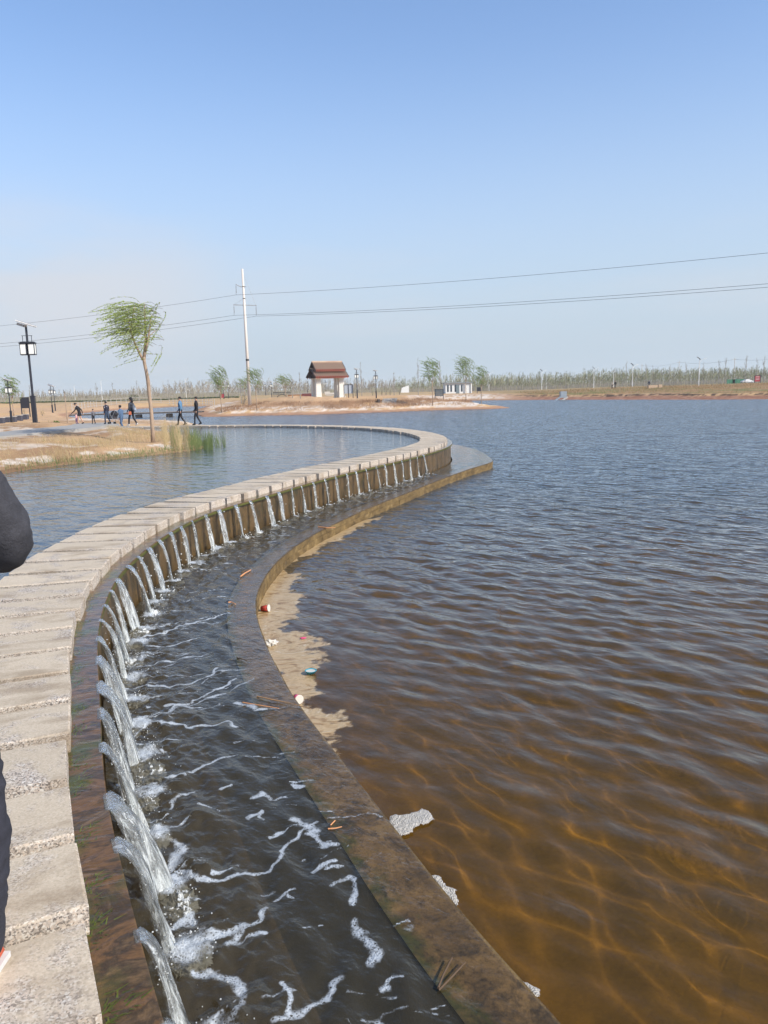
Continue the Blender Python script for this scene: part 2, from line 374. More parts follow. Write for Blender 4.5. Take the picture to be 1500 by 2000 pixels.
# ---------------------------------------------------------------- ground (one sheet: land, banks, beds)
def ground_colours(P, d, dp, dl, right, h):
    n1 = fbm(P[:, 0] * 0.35, P[:, 1] * 0.35, 5); n2 = fbm(P[:, 0] * 1.7 + 31, P[:, 1] * 1.7, 4, .6); n3 = fbm(P[:, 0] * 0.12 + 5, P[:, 1] * 0.12 + 3, 3)
    C = lambda r, g, b: np.array([r, g, b])
    sand = C(.50, .33, .195)[None] * (0.82 + 0.36 * n2[:, None])
    ochre = C(.56, .36, .17); brown = C(.27, .165, .095); straw = C(.36, .25, .125); white = C(.66, .58, .50); mud = C(.34, .19, .12); bedc = C(.275, .155, .026)
    def lay(base, c, f): return base * (1 - f[:, None]) + np.asarray(c) * f[:, None]
    out = lay(sand, ochre, sstep(.45, .65, n3) * .6)
    r = np.linalg.norm(P, axis=1)
    near = np.clip(1 - (r - 55) / 15, 0, 1)
    # near bank: brown straw-covered slope, pale crust near the water and beside the path
    out = lay(out, brown * 1.05, near * sstep(.38, .6, n1) * .85)
    out = lay(out, straw, near * sstep(.35, .75, n2) * .5)
    out = lay(out, white, near * sstep(.47, .60, n2) * ((dp > .5) & (dp < 1.3)) * .9)
    out = lay(out, white * .9, near * sstep(.50, .58, n1) * sstep(.45, .6, n2) * (dp > 2.2) * .7)
    # far peninsula: white salt crust low down, brown grass band above it, wet mud at the water
    pen = (1 - near) * (1 - right) * (P[:, 0] > -32)
    out = lay(out, brown * 1.25, pen * sstep(3.5, 5.5, dl) * (1 - sstep(8.5, 11, dl)) * sstep(.30, .55, n1 * .5 + n2 * .5) * .75)
    out = lay(out, white * 1.02, pen * sstep(1.6, 2.6, dl) * (1 - sstep(5.0, 8.0, dl + 3 * (n1 - .5))) * sstep(.42, .56, n1 * .4 + n2 * .6) * .95)
    out = lay(out, white * .98, pen * sstep(3, 6, P[:, 0]) * sstep(2, 3, dl) * (1 - sstep(9, 12, dl)) * sstep(.40, .55, n2) * .8)
    out = lay(out, mud, (1 - near) * (1 - right) * (1 - sstep(1.4, 2.3, dl)) * .8)
    # right bank: red mud shelf, dark scarp, dry grass slope with green patches
    out = lay(out, C(.24, .115, .07), right * (1 - sstep(8.0, 9.5, dl)))
    out = lay(out, C(.40, .24, .16), right * sstep(.5, .6, n2) * (1 - sstep(7, 9, dl)) * .6)
    out = lay(out, C(.055, .035, .028), right * sstep(8.8, 9.3, dl) * (1 - sstep(10.3, 11.2, dl)) * sstep(.32, .5, n2) * .95)
    out = lay(out, C(.27, .17, .085), right * sstep(10.6, 12, dl) * .85)
    out = lay(out, C(.11, .16, .05), right * sstep(11, 13, dl) * (1 - sstep(25, 40, dl)) * sstep(.52, .66, n1) * .6)
    out = lay(out, C(.33, .26, .14), sstep(140, 200, P[:, 1]) * .6)
    out = lay(out, C(.22, .2, .1), sstep(230, 300, r) * .7)
    inw = d < 0
    out[inw] = bedc * (0.75 + 0.5 * n1[inw, None])
    sd_ = inw & in_poly(P, pond_poly); out[sd_] = C(.13, .085, .04)
    ch = inw & in_poly(P, inner_poly) & ~sd_; out[ch] = C(.07, .05, .028)
    wet = (d > 0) & (np.minimum(dp + (h - .9) * 0, dl) < .35)
    out[wet] *= .62
    return np.clip(out, 0, 1)
P, Q = polar(0.14, -34, 34, 3.0, np.concatenate([logr(0.4, 3, .05), logr(3, 14, .010), logr(14, 175, .0068), logr(175, 420, .02), logr(420, 4200, .1)]))
h, d, dp, dl, rt = terrain(P)
gc = ground_colours(P, d, dp, dl, rt, h)
m_ground, t, b = newmat('ground'); ca = attr(t, 'tint'); p_ = pos(t)
g1 = noise(t, 3.0, 6, .65, p_); g2 = noise(t, 26, 4, .7, p_); g3 = noise(t, 0.8, 4, .6, p_)
c1 = mix(t, .55, ca.outputs['Color'], ramp(t, g1, [(.3, (.68, .66, .64)), (.52, (1, 1, 1)), (.72, (1.2, 1.17, 1.1))]), 'MULTIPLY')
c1 = mix(t, .35, c1, ramp(t, g2, [(.35, (.6, .57, .52)), (.6, (1.15, 1.15, 1.15))]), 'MULTIPLY')
t.links.new(c1, b.inputs['Base Color']); b.inputs['Roughness'].default_value = .95; b.inputs['Specular IOR Level'].default_value = .12
hh = math_(t, 'ADD', math_(t, 'MULTIPLY', g1, .6), math_(t, 'MULTIPLY', g2, .25))
t.links.new(bump(t, hh, .5, .06), b.inputs['Normal'])
ground = grid_obj('ground', np.column_stack([P, h]), Q, m_ground, {'tint': gc}); tag(ground, kind='structure')

# ---------------------------------------------------------------- concrete path
m_path, t, b = newmat('path_concrete'); p_ = pos(t)
t.links.new(mix(t, noise(t, 1.2, 5, .6, p_), (.26, .25, .235), (.34, .33, .31)), b.inputs['Base Color'])
t.links.new(bump(t, noise(t, 30, 3, .6, p_), .3, .01), b.inputs['Normal'])
def draped_strip(name, pts, widths, mat, lift=.03, thick=.12, n=7):
    C = resample(pts, .6, .8); s = np.linspace(0, 1, len(C)); W = np.interp(s, np.linspace(0, 1, len(widths)), widths)
    tt, nn = normals(C); V = []; 
    for i in range(len(C)):
        for k in range(n):
            u = (k / (n - 1) - .5) * W[i]; V.append(C[i] + nn[i] * u)
    V = np.array(V); z = terrain(V, False)[0].reshape(len(C), n); z = z.mean(1, keepdims=True) * .6 + z * .4 + lift
    V3 = np.column_stack([V, z.ravel()]); Q_ = rowcol_quads(len(C), n)
    # skirts down both edges
    L = V3[::n].copy(); L[:, 2] -= thick + .1; Rr = V3[n - 1::n].copy(); Rr[:, 2] -= thick + .1
    b0 = len(V3); V3 = np.concatenate([V3, L, Rr]); i = np.arange(len(C) - 1)
    QL = np.stack([b0 + i, i * n, (i + 1) * n, b0 + i + 1], 1); b1 = b0 + len(C)
    QR = np.stack([i * n + n - 1, b1 + i, b1 + i + 1, (i + 1) * n + n - 1], 1)
    o = grid_obj(name, V3, np.concatenate([Q_, QL, QR]), mat, smooth=False); tag(o, kind='structure'); return o
draped_strip('path', [(-26, 18.5), (-20, 24), (-15.5, 29.5), (-13.6, 34.2), (-13.9, 39), (-15.2, 43.5), (-16.6, 47.5), (-19.5, 53), (-23, 61)], [2.6, 2.6, 2.5, 2.3, 2.3, 2.4, 3.0, 3.5], m_path)
draped_strip('path', [(-16.8, 46.2), (-20.5, 47.5), (-26, 49), (-32, 53), (-37, 62), (-40, 74), (-44, 84)], [2.2, 3.2, 4, 5, 6, 7, 3], m_path, .035)
# ================================================================ water
WDIR = R_(224)                                         # direction the wind waves travel (math angle)
def wave_field(P, comps, res):
    H = np.zeros(len(P)); DX = np.zeros(len(P)); DY = np.zeros(len(P))
    for lam, th_, ph, sl in comps:
        k = 2 * math.pi / lam; a = sl / k
        f = np.clip((lam / res - 2.5) / 2.5, 0, 1)
        arg = k * (math.cos(th_) * P[:, 0] + math.sin(th_) * P[:, 1]) + ph
        H += a * f * np.sin(arg); c = a * f * np.cos(arg); DX -= math.cos(th_) * c; DY -= math.sin(th_) * c
    return H, DX, DY
def comps(n, l0, l1, rms, spread, seed, wd=WDIR):
    g = np.random.default_rng(seed); lam = np.exp(g.uniform(math.log(l0), math.log(l1), n))
    th_ = wd + g.normal(0, spread, n); ph = g.uniform(0, 6.283, n); sl = rms * math.sqrt(2 / n) * g.uniform(.6, 1.4, n)
    return list(zip(lam, th_, ph, sl))

def water_mat(name, tint, murk, murk_fac, ripples, rough=.02, foam=None, deep=False, sky_far=None, clear=.5):
    """clear or murky water: fresnel reflection over refraction mixed with the silt's own colour"""
    m = bpy.data.materials.new(name); m.use_nodes = True; t = m.node_tree; t.nodes.clear()
    out = nd(t, 'ShaderNodeOutputMaterial'); p_ = pos(t)
    rf = nd(t, 'ShaderNodeBsdfRefraction'); rf.inputs['IOR'].default_value = 1.33; rf.inputs['Color'].default_value = (*tint, 1); rf.inputs['Roughness'].default_value = 0.0
    gl = nd(t, 'ShaderNodeBsdfGlossy'); gl.inputs['Roughness'].default_value = rough; gl.inputs['Color'].default_value = (1, 1, 1, 1)
    df = nd(t, 'ShaderNodeBsdfDiffuse'); df.inputs['Color'].default_value = (*murk, 1)
    fr = nd(t, 'ShaderNodeLayerWeight'); fr.inputs['Blend'].default_value = .5        # Schlick: .02 + .98 (1 - cos)^5
    fr_out = math_(t, 'MULTIPLY_ADD', math_(t, 'POWER', fr.outputs['Facing'], 5.0), .98, .02)
    rot = mapping(t, p_, rot=(0, 0, -WDIR)); nrm = None
    ch_ = attr(t, 'chop').outputs['Fac'] if sky_far else None
    for sc, st, dist_, an in ripples:
        n = noise(t, sc, 3, .55, mapping(t, rot, (1, an, 1)), .3)
        if ch_ is not None and sc < 12: n = math_(t, 'MULTIPLY', n, ch_)
        nrm = bump(t, n, st, dist_, nrm)
    if sky_far:  # blue of the reflected sky painted into the diffuse colour of far water
        t.links.new(mix(t, ch_, murk, sky_far), df.inputs['Color']); t.links.new(math_(t, 'MULTIPLY_ADD', math_(t, 'POWER', ch_, 2.0), .15, .03), gl.inputs['Roughness'])
    if nrm is not None:
        for x in (gl, fr): t.links.new(nrm, x.inputs['Normal'])
    tp = nd(t, 'ShaderNodeBsdfTransparent'); tp.inputs['Color'].default_value = (*tint, 1); mt_ = nd(t, 'ShaderNodeMixShader'); mt_.inputs['Fac'].default_value = clear
    t.links.new(rf.outputs[0], mt_.inputs[1]); t.links.new(tp.outputs[0], mt_.inputs[2])
    m1 = nd(t, 'ShaderNodeMixShader'); t.links.new(mt_.outputs[0], m1.inputs[1]); t.links.new(df.outputs[0], m1.inputs[2])
    if hasattr(murk_fac, '__len__'):       # silt hides the bottom more as the line of sight flattens
        lw = nd(t, 'ShaderNodeLayerWeight'); lw.inputs['Blend'].default_value = .5
        r_ = nd(t, 'ShaderNodeMapRange'); r_.inputs['From Min'].default_value = .35; r_.inputs['From Max'].default_value = .9
        r_.inputs['To Min'].default_value = murk_fac[0]; r_.inputs['To Max'].default_value = murk_fac[1]
        t.links.new(lw.outputs['Facing'], r_.inputs['Value'])
        fo = r_.outputs[0]
        if deep: fo = math_(t, 'MULTIPLY', fo, attr(t, 'deep').outputs['Fac'])
        t.links.new(fo, m1.inputs['Fac'])
    else: m1.inputs['Fac'].default_value = murk_fac
    m2 = nd(t, 'ShaderNodeMixShader'); t.links.new(fr_out, m2.inputs['Fac']); t.links.new(m1.outputs[0], m2.inputs[1]); t.links.new(gl.outputs[0], m2.inputs[2])
    last = m2.outputs[0]
    if foam:
        fa = attr(t, 'foam'); col, lo, hi, sc = foam
        v = nd(t, 'ShaderNodeTexVoronoi'); v.inputs['Scale'].default_value = sc; t.links.new(p_, v.inputs['Vector'])
        v2 = nd(t, 'ShaderNodeTexVoronoi'); v2.inputs['Scale'].default_value = sc * .42; t.links.new(p_, v2.inputs['Vector'])
        n1 = math_(t, 'ADD', math_(t, 'MULTIPLY', noise(t, sc * .12, 5, .65, p_), .55), math_(t, 'MULTIPLY', noise(t, 4.5, 3, .6, p_), .45))
        e = math_(t, 'ADD', fa.outputs['Fac'], math_(t, 'MULTIPLY', math_(t, 'SUBTRACT', n1, .5), 1.9))
        r_ = nd(t, 'ShaderNodeMapRange'); r_.inputs['From Min'].default_value = lo; r_.inputs['From Max'].default_value = hi; r_.interpolation_type = 'SMOOTHSTEP'
        t.links.new(e, r_.inputs['Value'])
        hol = nd(t, 'ShaderNodeMapRange'); hol.inputs['From Min'].default_value = .22; hol.inputs['From Max'].default_value = .42; hol.inputs['To Min'].default_value = .25; t.links.new(v.outputs['Distance'], hol.inputs['Value'])
        hol2 = nd(t, 'ShaderNodeMapRange'); hol2.inputs['From Min'].default_value = .14; hol2.inputs['From Max'].default_value = .26; t.links.new(v2.outputs['Distance'], hol2.inputs['Value'])
        solid = math_(t, 'MAXIMUM', math_(t, 'MULTIPLY', hol.outputs[0], hol2.outputs[0]), ramp(t, e, [(.95, 0), (1.0, .8)]))
        cover = math_(t, 'MULTIPLY', math_(t, 'MULTIPLY', r_.outputs[0], solid), .88)
        fd = nd(t, 'ShaderNodeBsdfPrincipled'); fd.inputs['Base Color'].default_value = (*col, 1); fd.inputs['Roughness'].default_value = .45
        t.links.new(bump(t, v.outputs['Distance'], .6, .008), fd.inputs['Normal'])
        m3 = nd(t, 'ShaderNodeMixShader'); t.links.new(cover, m3.inputs['Fac']); t.links.new(last, m3.inputs[1]); t.links.new(fd.outputs[0], m3.inputs[2]); last = m3.outputs[0]
    t.links.new(last, out.inputs['Surface'])
    return m

# ---- lake
lake_c = comps(12, .8, 1.5, .022, .35, 4) + comps(48, .22, .68, .102, .44, 3) + comps(40, .11, .22, .070, .6, 5)
P, Q = polar(0.10, -33.5, 33.5, 3.0, np.concatenate([logr(1.0, 2.2, .02), logr(2.2, 34, .0045), logr(34, 150, .011), logr(150, 420, .04)]))
cen = P[Q].mean(1)
keep = (~in_poly(cen, inner_poly)) & (in_poly(cen, WATER) | (poly_dist(cen, WATER) < 2.5)) & (cen[:, 1] > -38)
Q = Q[keep]; P, Q, _ = compact(P, Q, {})
r = np.linalg.norm(P, axis=1); res = r * .0046
near_s = 1 - sstep(6.0, 12, r)                          # sheltered corner by the wall: only the longer waves get in
H, DX, DY = wave_field(P, [c for c in lake_c if c[0] > .22], res)
Hs, DXs, DYs = wave_field(P, [c for c in lake_c if c[0] <= .22], res)
H = H + Hs * (1 - near_s); DX = DX + DXs * (1 - near_s); DY = DY + DYs * (1 - near_s)
ow_d = poly_dist(P, OW, False)
damp = .40 + .60 * sstep(.1, 2.2, ow_d)
damp *= .88 + .12 * sstep(5, 13, r)
H = H * damp; H = H + 10.0 * np.maximum(H, 0) ** 2
V = np.column_stack([P[:, 0] + DX * damp * .55, P[:, 1] + DY * damp * .55, H + Z_LAKE])
# brown scum gathered in the bend of the wall
def foam_poly(px, z): return np.array([at(x, y, z)[:2] for x, y in px])
scum = foam_poly([(668, 1022), (700, 1016), (745, 1008), (700, 1030), (655, 1055), (632, 1063), (618, 1080), (590, 1085), (548, 1112), (590, 1122), (578, 1135), (568, 1150), (592, 1160), (585, 1178), (575, 1200), (560, 1215), (555, 1228), (590, 1235), (632, 1255), (600, 1262), (585, 1268), (628, 1270), (632, 1290),
  (618, 1305), (630, 1325), (615, 1340), (618, 1360), (598, 1372), (610, 1378), (640, 1380), (660, 1395), (650, 1410), (668, 1418), (682, 1412), (660, 1432), (645, 1450), (660, 1470), (655, 1478), (625, 1440), (590, 1400), (560, 1360), (530, 1315), (510, 1262), (490, 1220), (485, 1180), (505, 1140), (530, 1100), (570, 1065), (620, 1035)], .02)
sdist = poly_dist(P, scum) * np.where(in_poly(P, scum), 1, -1)
wob = (fbm(P[:, 0] * 7, P[:, 1] * 7, 5) - .5) * .5
foam = np.clip(.5 + (sdist + wob * .8) / .22, 0, 1) * (sdist > -.25)
edge = np.clip(.62 - ow_d / .10, 0, 1) * (fbm(P[:, 0] * 2.2, P[:, 1] * 2.2, 3) > .45) * .8
foam = np.maximum(foam, edge)
m_lake = water_mat('lake_water', (.98, .88, .62), (.050, .033, .008), (.05, .80), [(1.5, 1.0, .34, .5), (4.5, .9, .12, .55), (16, .2, .008, .6)], .03, sky_far=(.022, .058, .090))
t = m_lake.node_tree
# scum: swirled tan silt-foam on the same surface
outn = [n for n in t.nodes if n.type == 'OUTPUT_MATERIAL'][0]; prev = outn.inputs['Surface'].links[0].from_socket
p_ = pos(t); sw = noise(t, 3.2, 6, .62, mapping(t, p_, (1, 1.6, 1)), 2.6); fa = attr(t, 'foam')
sc_ = nd(t, 'ShaderNodeBsdfPrincipled'); sc_.inputs['Roughness'].default_value = .35
t.links.new(ramp(t, sw, [(.30, (.17, .095, .030)), (.42, (.33, .21, .09)), (.52, (.50, .37, .21)), (.58, (.36, .25, .12)), (.70, (.62, .52, .37))]), sc_.inputs['Base Color'])
t.links.new(bump(t, sw, .5, .02), sc_.inputs['Normal'])
ff = math_(t, 'MULTIPLY', ramp(t, math_(t, 'ADD', fa.outputs['Fac'], math_(t, 'MULTIPLY', math_(t, 'SUBTRACT', sw, .5), .8)), [(.36, 0), (.66, 1)]), .90)
m3 = nd(t, 'ShaderNodeMixShader'); t.links.new(ff, m3.inputs['Fac']); t.links.new(prev, m3.inputs[1]); t.links.new(sc_.outputs[0], m3.inputs[2]); t.links.new(m3.outputs[0], outn.inputs['Surface'])
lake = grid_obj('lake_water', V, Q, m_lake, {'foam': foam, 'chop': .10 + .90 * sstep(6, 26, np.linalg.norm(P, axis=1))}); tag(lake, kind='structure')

# ---- pond: sheltered, small ripples; runs between the stones onto the ledge
P, Q = polar(0.2, -34, 20, 4.0, np.concatenate([logr(.8, 3, .05), logr(3, 62, .012)]))
cen = P[Q].mean(1)
lpoly = np.concatenate([LED - 0 * LED, [(-60, 48.6), (-60, -60), (2.8, -60)]])
keep = in_poly(cen, lpoly) & (in_poly(cen, WATER) | (poly_dist(cen, WATER) < 1.0)) & (np.linalg.norm(cen, axis=1) < 60)
keep &= ~in_poly(cen, np.concatenate([SR - Nn * .16, (SR + Nn * 1.5)[::-1]]))
Q = Q[keep]; P, Q, _ = compact(P, Q, {})
r = np.linalg.norm(P, axis=1)
H, DX, DY = wave_field(P, comps(30, .25, .9, .035, .5, 11), r * .012)
V = np.column_stack([P, H + Z_POND])
m_pond = water_mat('pond_water', (.80, .80, .70), (.034, .046, .056), (.5, .85), [(2.2, .8, .08, .5), (6, .6, .04, .5), (18, .3, .01, .6)], .07)
pond = grid_obj('pond_water', V, Q, m_pond); tag(pond, kind='structure')
# film of water on the ledge: strip from under the stones to the lip
n = len(SR); cols = 7
a = SR - Nn * .16; m = len(LED)
Lm = SR + Nn * .185
V = np.concatenate([(a * (1 - u) + Lm * u) for u in np.linspace(0, 1, cols)]).reshape(cols, n, 2).transpose(1, 0, 2).reshape(-1, 2)
zz = np.tile(np.array([Z_POND, Z_POND, Z_POND - .001, Z_POND - .003, Z_POND - .005, Z_POND - .007, Z_POND - .010]), n) + .003 * (fbm(V[:, 0] * 9, V[:, 1] * 9, 3) - .5)
m_film = water_mat('ledge_water', (.97, .94, .88), (.05, .045, .03), .05, [(9, .4, .016, .35)], .04, clear=.95)
t = m_film.node_tree; fl_ = attr(t, 'flow2'); fn = noise(t, 1.0, 4, .6, mapping(t, fl_.outputs['Vector'], (6, 3.0, 1)), .9)
fb = bump(t, fn, .6, .02)
for x in [n_ for n_ in t.nodes if n_.type in ('BSDF_GLOSSY', 'LAYER_WEIGHT', 'BSDF_REFRACTION')]: t.links.new(fb, x.inputs['Normal'])
film = grid_obj('ledge_water', np.column_stack([V, zz]), rowcol_quads(n, cols), m_film, {'flow2': np.column_stack([np.repeat(np.arange(n) * .1, cols), np.tile(np.linspace(0, .35, cols), n), np.zeros(n * cols)])}); tag(film, kind='structure')

# ---- channel below the falls, flooding over the low wall
PITCH_ST = 0.58
s_arc = np.r_[0, np.cumsum(np.linalg.norm(np.diff(SR, axis=0), axis=1))]
def on_arc(s): return np.array([np.interp(s, s_arc, SR[:, 0]), np.interp(s, s_arc, SR[:, 1])])
def arc_nrm(s): 
    v = np.array([np.interp(s, s_arc, Nn[:, 0]), np.interp(s, s_arc, Nn[:, 1])]); return v / np.linalg.norm(v)
# stone joints: anchor the phase on the joint seen at (-1.21, 2.69)
s_ref = s_arc[int(np.argmin(np.linalg.norm(SR - np.array([-1.21, 2.69]), axis=1)))]
joints = np.arange(s_ref - 7 * PITCH_ST, s_arc[-1] - .6, PITCH_ST)
yg = np.concatenate([np.arange(-2.0, 1.9, .08), np.arange(1.9, 9, .014), np.arange(9, 16, .03), np.arange(16, 42, .07)])
def atY(C, y):
    o = np.argsort(C[:, 1]); return np.interp(y, C[o, 1], C[o, 0])
ymax = float(OW[:, 1].max()); yg = yg[yg < ymax - .1]
lx = atY(LED[LED[:, 1] < 41.5], yg); ox = atY(OW, yg)
nu = 150; uu = np.linspace(0, 1, nu)
V2 = np.stack([lx[:, None] * (1 - uu) + ox[:, None] * uu, np.repeat(yg[:, None], nu, 1)], -1).reshape(-1, 2)
foam = np.zeros(len(V2)); churn = np.zeros(len(V2))
st = []      # hand-read foam lines: pixel polyline, width (m), strength
def stroke(px, w_, s=1.0): st.append((np.array([at(x, y, Z_CHAN)[:2] for x, y in px]), w_, s))
for px, w_ in [
 ([(230, 1540), (260, 1542), (287, 1537), (310, 1532)], .022), ([(365, 1512), (393, 1505), (420, 1490), (443, 1480), (467, 1472)], .030), ([(323, 1527), (342, 1524), (360, 1518)], .045),
 ([(270, 1617), (293, 1613), (310, 1602), (325, 1593)], .02), ([(333, 1583), (343, 1567), (360, 1553), (377, 1552)], .030),
 ([(287, 1727), (320, 1717), (353, 1710), (393, 1723), (433, 1723), (485, 1712), (524, 1701), (550, 1680), (563, 1649), (589, 1632), (602, 1610), (623, 1602)], .036),
 ([(580, 1602), (600, 1612), (620, 1620)], .06), ([(610, 1618), (622, 1640), (633, 1655), (655, 1650)], .045), ([(612, 1706), (636, 1688), (662, 1682)], .035),
 ([(654, 1734), (671, 1714), (684, 1706), (688, 1732), (693, 1762)], .035), ([(697, 1797), (706, 1831), (720, 1850), (735, 1868), (728, 1888)], .060),
 ([(539, 1753), (558, 1740), (580, 1734)], .028), ([(450, 1853), (476, 1818), (506, 1805), (519, 1771)], .045), ([(450, 1850), (485, 1836), (521, 1831)], .03),
 ([(540, 2005), (593, 1974), (632, 1953), (645, 1931), (664, 1916)], .045), ([(543, 1927), (556, 1948), (558, 1987)], .025), ([(742, 1930), (754, 1928)], .045), ([(748, 1985), (750, 1998)], .04),
 ([(367, 1873), (400, 1847), (443, 1830), (480, 1812)], .055), ([(377, 1910), (410, 1903), (443, 1913), (473, 1933), (480, 1967), (467, 1993)], .05), ([(333, 1700), (353, 1670), (343, 1650)], .07), ([(340, 1820), (370, 1790), (380, 1805)], .05),
 ([(233, 1460), (283, 1460), (317, 1450), (347, 1447)], .03), ([(253, 1450), (300, 1417), (347, 1420), (400, 1420), (433, 1413), (460, 1420)], .035), ([(227, 1353), (277, 1343), (333, 1343), (373, 1333), (413, 1320), (423, 1307)], .035),
 ([(240, 1313), (277, 1307), (317, 1297), (353, 1287), (407, 1278)], .028), ([(283, 1267), (327, 1267), (367, 1253), (387, 1247)], .028), ([(273, 1250), (333, 1233), (367, 1223), (400, 1213), (433, 1200)], .040), ([(320, 1383), (353, 1380), (390, 1383)], .03),
 ([(461, 1373), (485, 1378), (500, 1390), (530, 1384), (566, 1381)], .05), ([(700, 1735), (640, 1700)], .0), ([(560, 1745), (573, 1752)], .03), ([(500, 1560), (515, 1548), (530, 1560)], .05), ([(487, 1600), (510, 1585), (520, 1600)], .04), ([(575, 1530), (590, 1535)], .03), ([(540, 1560), (556, 1556)], .03)]: stroke(px, w_)
g = np.random.default_rng(21)
for i in range(260):      # loose flecks
    y = 2.2 + 11 * g.random() ** 1.3; u = g.uniform(.15, 1.0); x0 = atY(LED, np.array([y]))[0]; x1 = atY(OW, np.array([y]))[0]
    c = np.array([x0 + (x1 - x0) * u, y]); a_ = g.uniform(-.5, .9); l = g.uniform(.01, .12); dv = np.array([math.cos(a_), math.sin(a_)]) * l
    st.append((np.array([c - dv, c + dv * .3, c + dv]), g.uniform(.010, .026), g.uniform(.5, 1)))
# arcs that drift from the foot of every fall across the channel
falls = []
fi = 0
for j, sj in enumerate(joints):
    c = on_arc(sj + .01) ; nn = arc_nrm(sj)
    if not (1.6 < c[1] < 24.1): continue
    falls.append((sj, c, nn))
for j, (sj, c, nn) in enumerate(falls):
    p0 = c + nn * .45; 
    if c[1] > 5.4:
        width = np.linalg.norm(p0 - OW[np.argmin(np.linalg.norm(OW - p0, axis=1))])
        tt = np.array([nn[1], -nn[0]])
        for q in range(3 if c[1] < 18 else 2):
            a_ = g.uniform(-.15, .55); L_ = width * g.uniform(.35, .95); dv = nn * math.cos(a_) - tt * math.sin(a_)
            bend = -tt * g.uniform(.0, .25) * L_; o_ = tt * g.uniform(-.15, .15)
            pts = np.array([p0 + o_ + dv * L_ * f + bend * f * f + nn * g.normal(0, .02) for f in np.linspace(0, 1, 7)])
            st.append((pts, g.uniform(.014, .032), g.uniform(.6, 1)))
for C, w_, s in st:
    if w_ <= 0: continue
    lo = C.min(0) - .25; hi = C.max(0) + .25
    idx = np.where((V2[:, 0] > lo[0]) & (V2[:, 0] < hi[0]) & (V2[:, 1] > lo[1]) & (V2[:, 1] < hi[1]))[0]
    if len(idx) == 0: continue
    q = V2[idx]; q = q + np.stack([fbm(q[:, 0] * 9, q[:, 1] * 9, 3) - .5, fbm(q[:, 0] * 9 + 70, q[:, 1] * 9, 3) - .5], 1) * .09
    dd = poly_dist(q, C, False); foam[idx] = np.maximum(foam[idx], s * np.clip(1.15 - .62 * dd / (w_ * .62), 0, 1))
for sj, c, nn in falls:
    q = c + nn * (.19 + (.27 if c[1] < 9.5 else .17 if c[1] < 16 else .12)); dv = V2 - q; d2 = np.hypot(dv @ nn / 1.25, dv @ np.array([nn[1], -nn[0]]) / 1.0)
    big = 1.0 if c[1] < 14 else .7
    foam = np.maximum(foam, np.clip(1.25 - d2 / (.17 * big), 0, 1)); churn = np.maximum(churn, np.exp(-(d2 / .35) ** 2))
foam[V2[:, 0] > np.repeat(ox - .30, nu)] *= .75
ch_c = comps(34, .10, .42, .125, .6, 31, R_(20)) + comps(16, .3, .9, .05, .8, 32, R_(200))
H, DX, DY = wave_field(V2, ch_c, np.full(len(V2), .03) * np.clip(V2[:, 1] / 12, 1, 4))
d_ow = poly_dist(V2, OW, False); edge = np.clip(d_ow / .38, 0, 1)
calm = np.repeat(1 - .85 * sstep(24.5, 28, yg), nu)
H = H * (.12 + .88 * sstep(.55, 1, edge)) * calm
rad = np.zeros(len(V2))
for sj, c, nn in falls:
    q = c + nn * (.19 + (.27 if c[1] < 9.5 else .17 if c[1] < 16 else .12)); dd = np.hypot(V2[:, 0] - q[0], V2[:, 1] - q[1]); m_ = dd < 1.2
    rad[m_] += np.sin(dd[m_] / .018 * .55) * .006 * np.exp(-dd[m_] / .3)
zc = Z_CHAN + H + rad * (edge > .9) + churn * .035 * (fbm(V2[:, 0] * 14, V2[:, 1] * 14, 3)) * 2
zc = np.where(edge < 1, np.maximum(zc, Z_WALL + .006), zc)
V3 = np.column_stack([V2, zc]); Qc = rowcol_quads(len(yg), nu)
cen = V2[Qc].mean(1); Qc = Qc[(V2[Qc][:, 1, 0] > V2[Qc][:, 0, 0])]
m_chan = water_mat('channel_water', (.92, .88, .78), (.060, .052, .034), (.5, .8), [(11, .6, .03, .55), (38, .35, .007, .7)], .03, ((.44, .48, .52), .54, 1.02, 85), deep=True, clear=.93)
chan = grid_obj('channel_water', V3, Qc, m_chan, {'foam': foam, 'deep': sstep(.35, .40, d_ow)}); tag(chan, kind='structure')

lake.cycles.is_caustics_caster = True
ground.cycles.is_caustics_receiver = True
sd.cycles.is_caustics_light = True
# ================================================================ causeway: wall, ledge, stones
def dress(t, b, base, streak_scale, stops, bump_s=.4, rough=.75):
    pass
m_mossy, t, b = newmat('mossy_wall'); p_ = pos(t)
st1 = noise(t, 6.0, 8, .80, mapping(t, p_, (1, 1, .30)), 1.0); st2 = noise(t, 2.0, 5, .6, p_); st3 = noise(t, 40, 4, .7, p_)
c = ramp(t, st1, [(.32, (.015, .012, .006)), (.44, (.050, .034, .013)), (.55, (.135, .080, .028)), (.64, (.07, .045, .019)), (.76, (.27, .17, .070))])
c = mix(t, ramp(t, st2, [(.56, 0), (.76, .5)]), c, (.045, .050, .014)); c = mix(t, .5, c, ramp(t, st3, [(.35, (.35, .33, .3)), (.65, (1.2, 1.2, 1.2))]), 'MULTIPLY')
t.links.new(c, b.inputs['Base Color']); b.inputs['Roughness'].default_value = .45; b.inputs['Specular IOR Level'].default_value = .5
t.links.new(bump(t, math_(t, 'ADD', st1, st3), .4, .010), b.inputs['Normal'])
m_ledge, t, b = newmat('ledge_stone'); p_ = pos(t)
fl_ = attr(t, 'flow2'); sx = nd(t, 'ShaderNodeSeparateXYZ'); t.links.new(fl_.outputs['Vector'], sx.inputs[0])
a1 = noise(t, 1.0, 6, .68, mapping(t, fl_.outputs['Vector'], (3.0, 1.6, 1)), 1.2); a2 = noise(t, 22, 5, .7, p_)
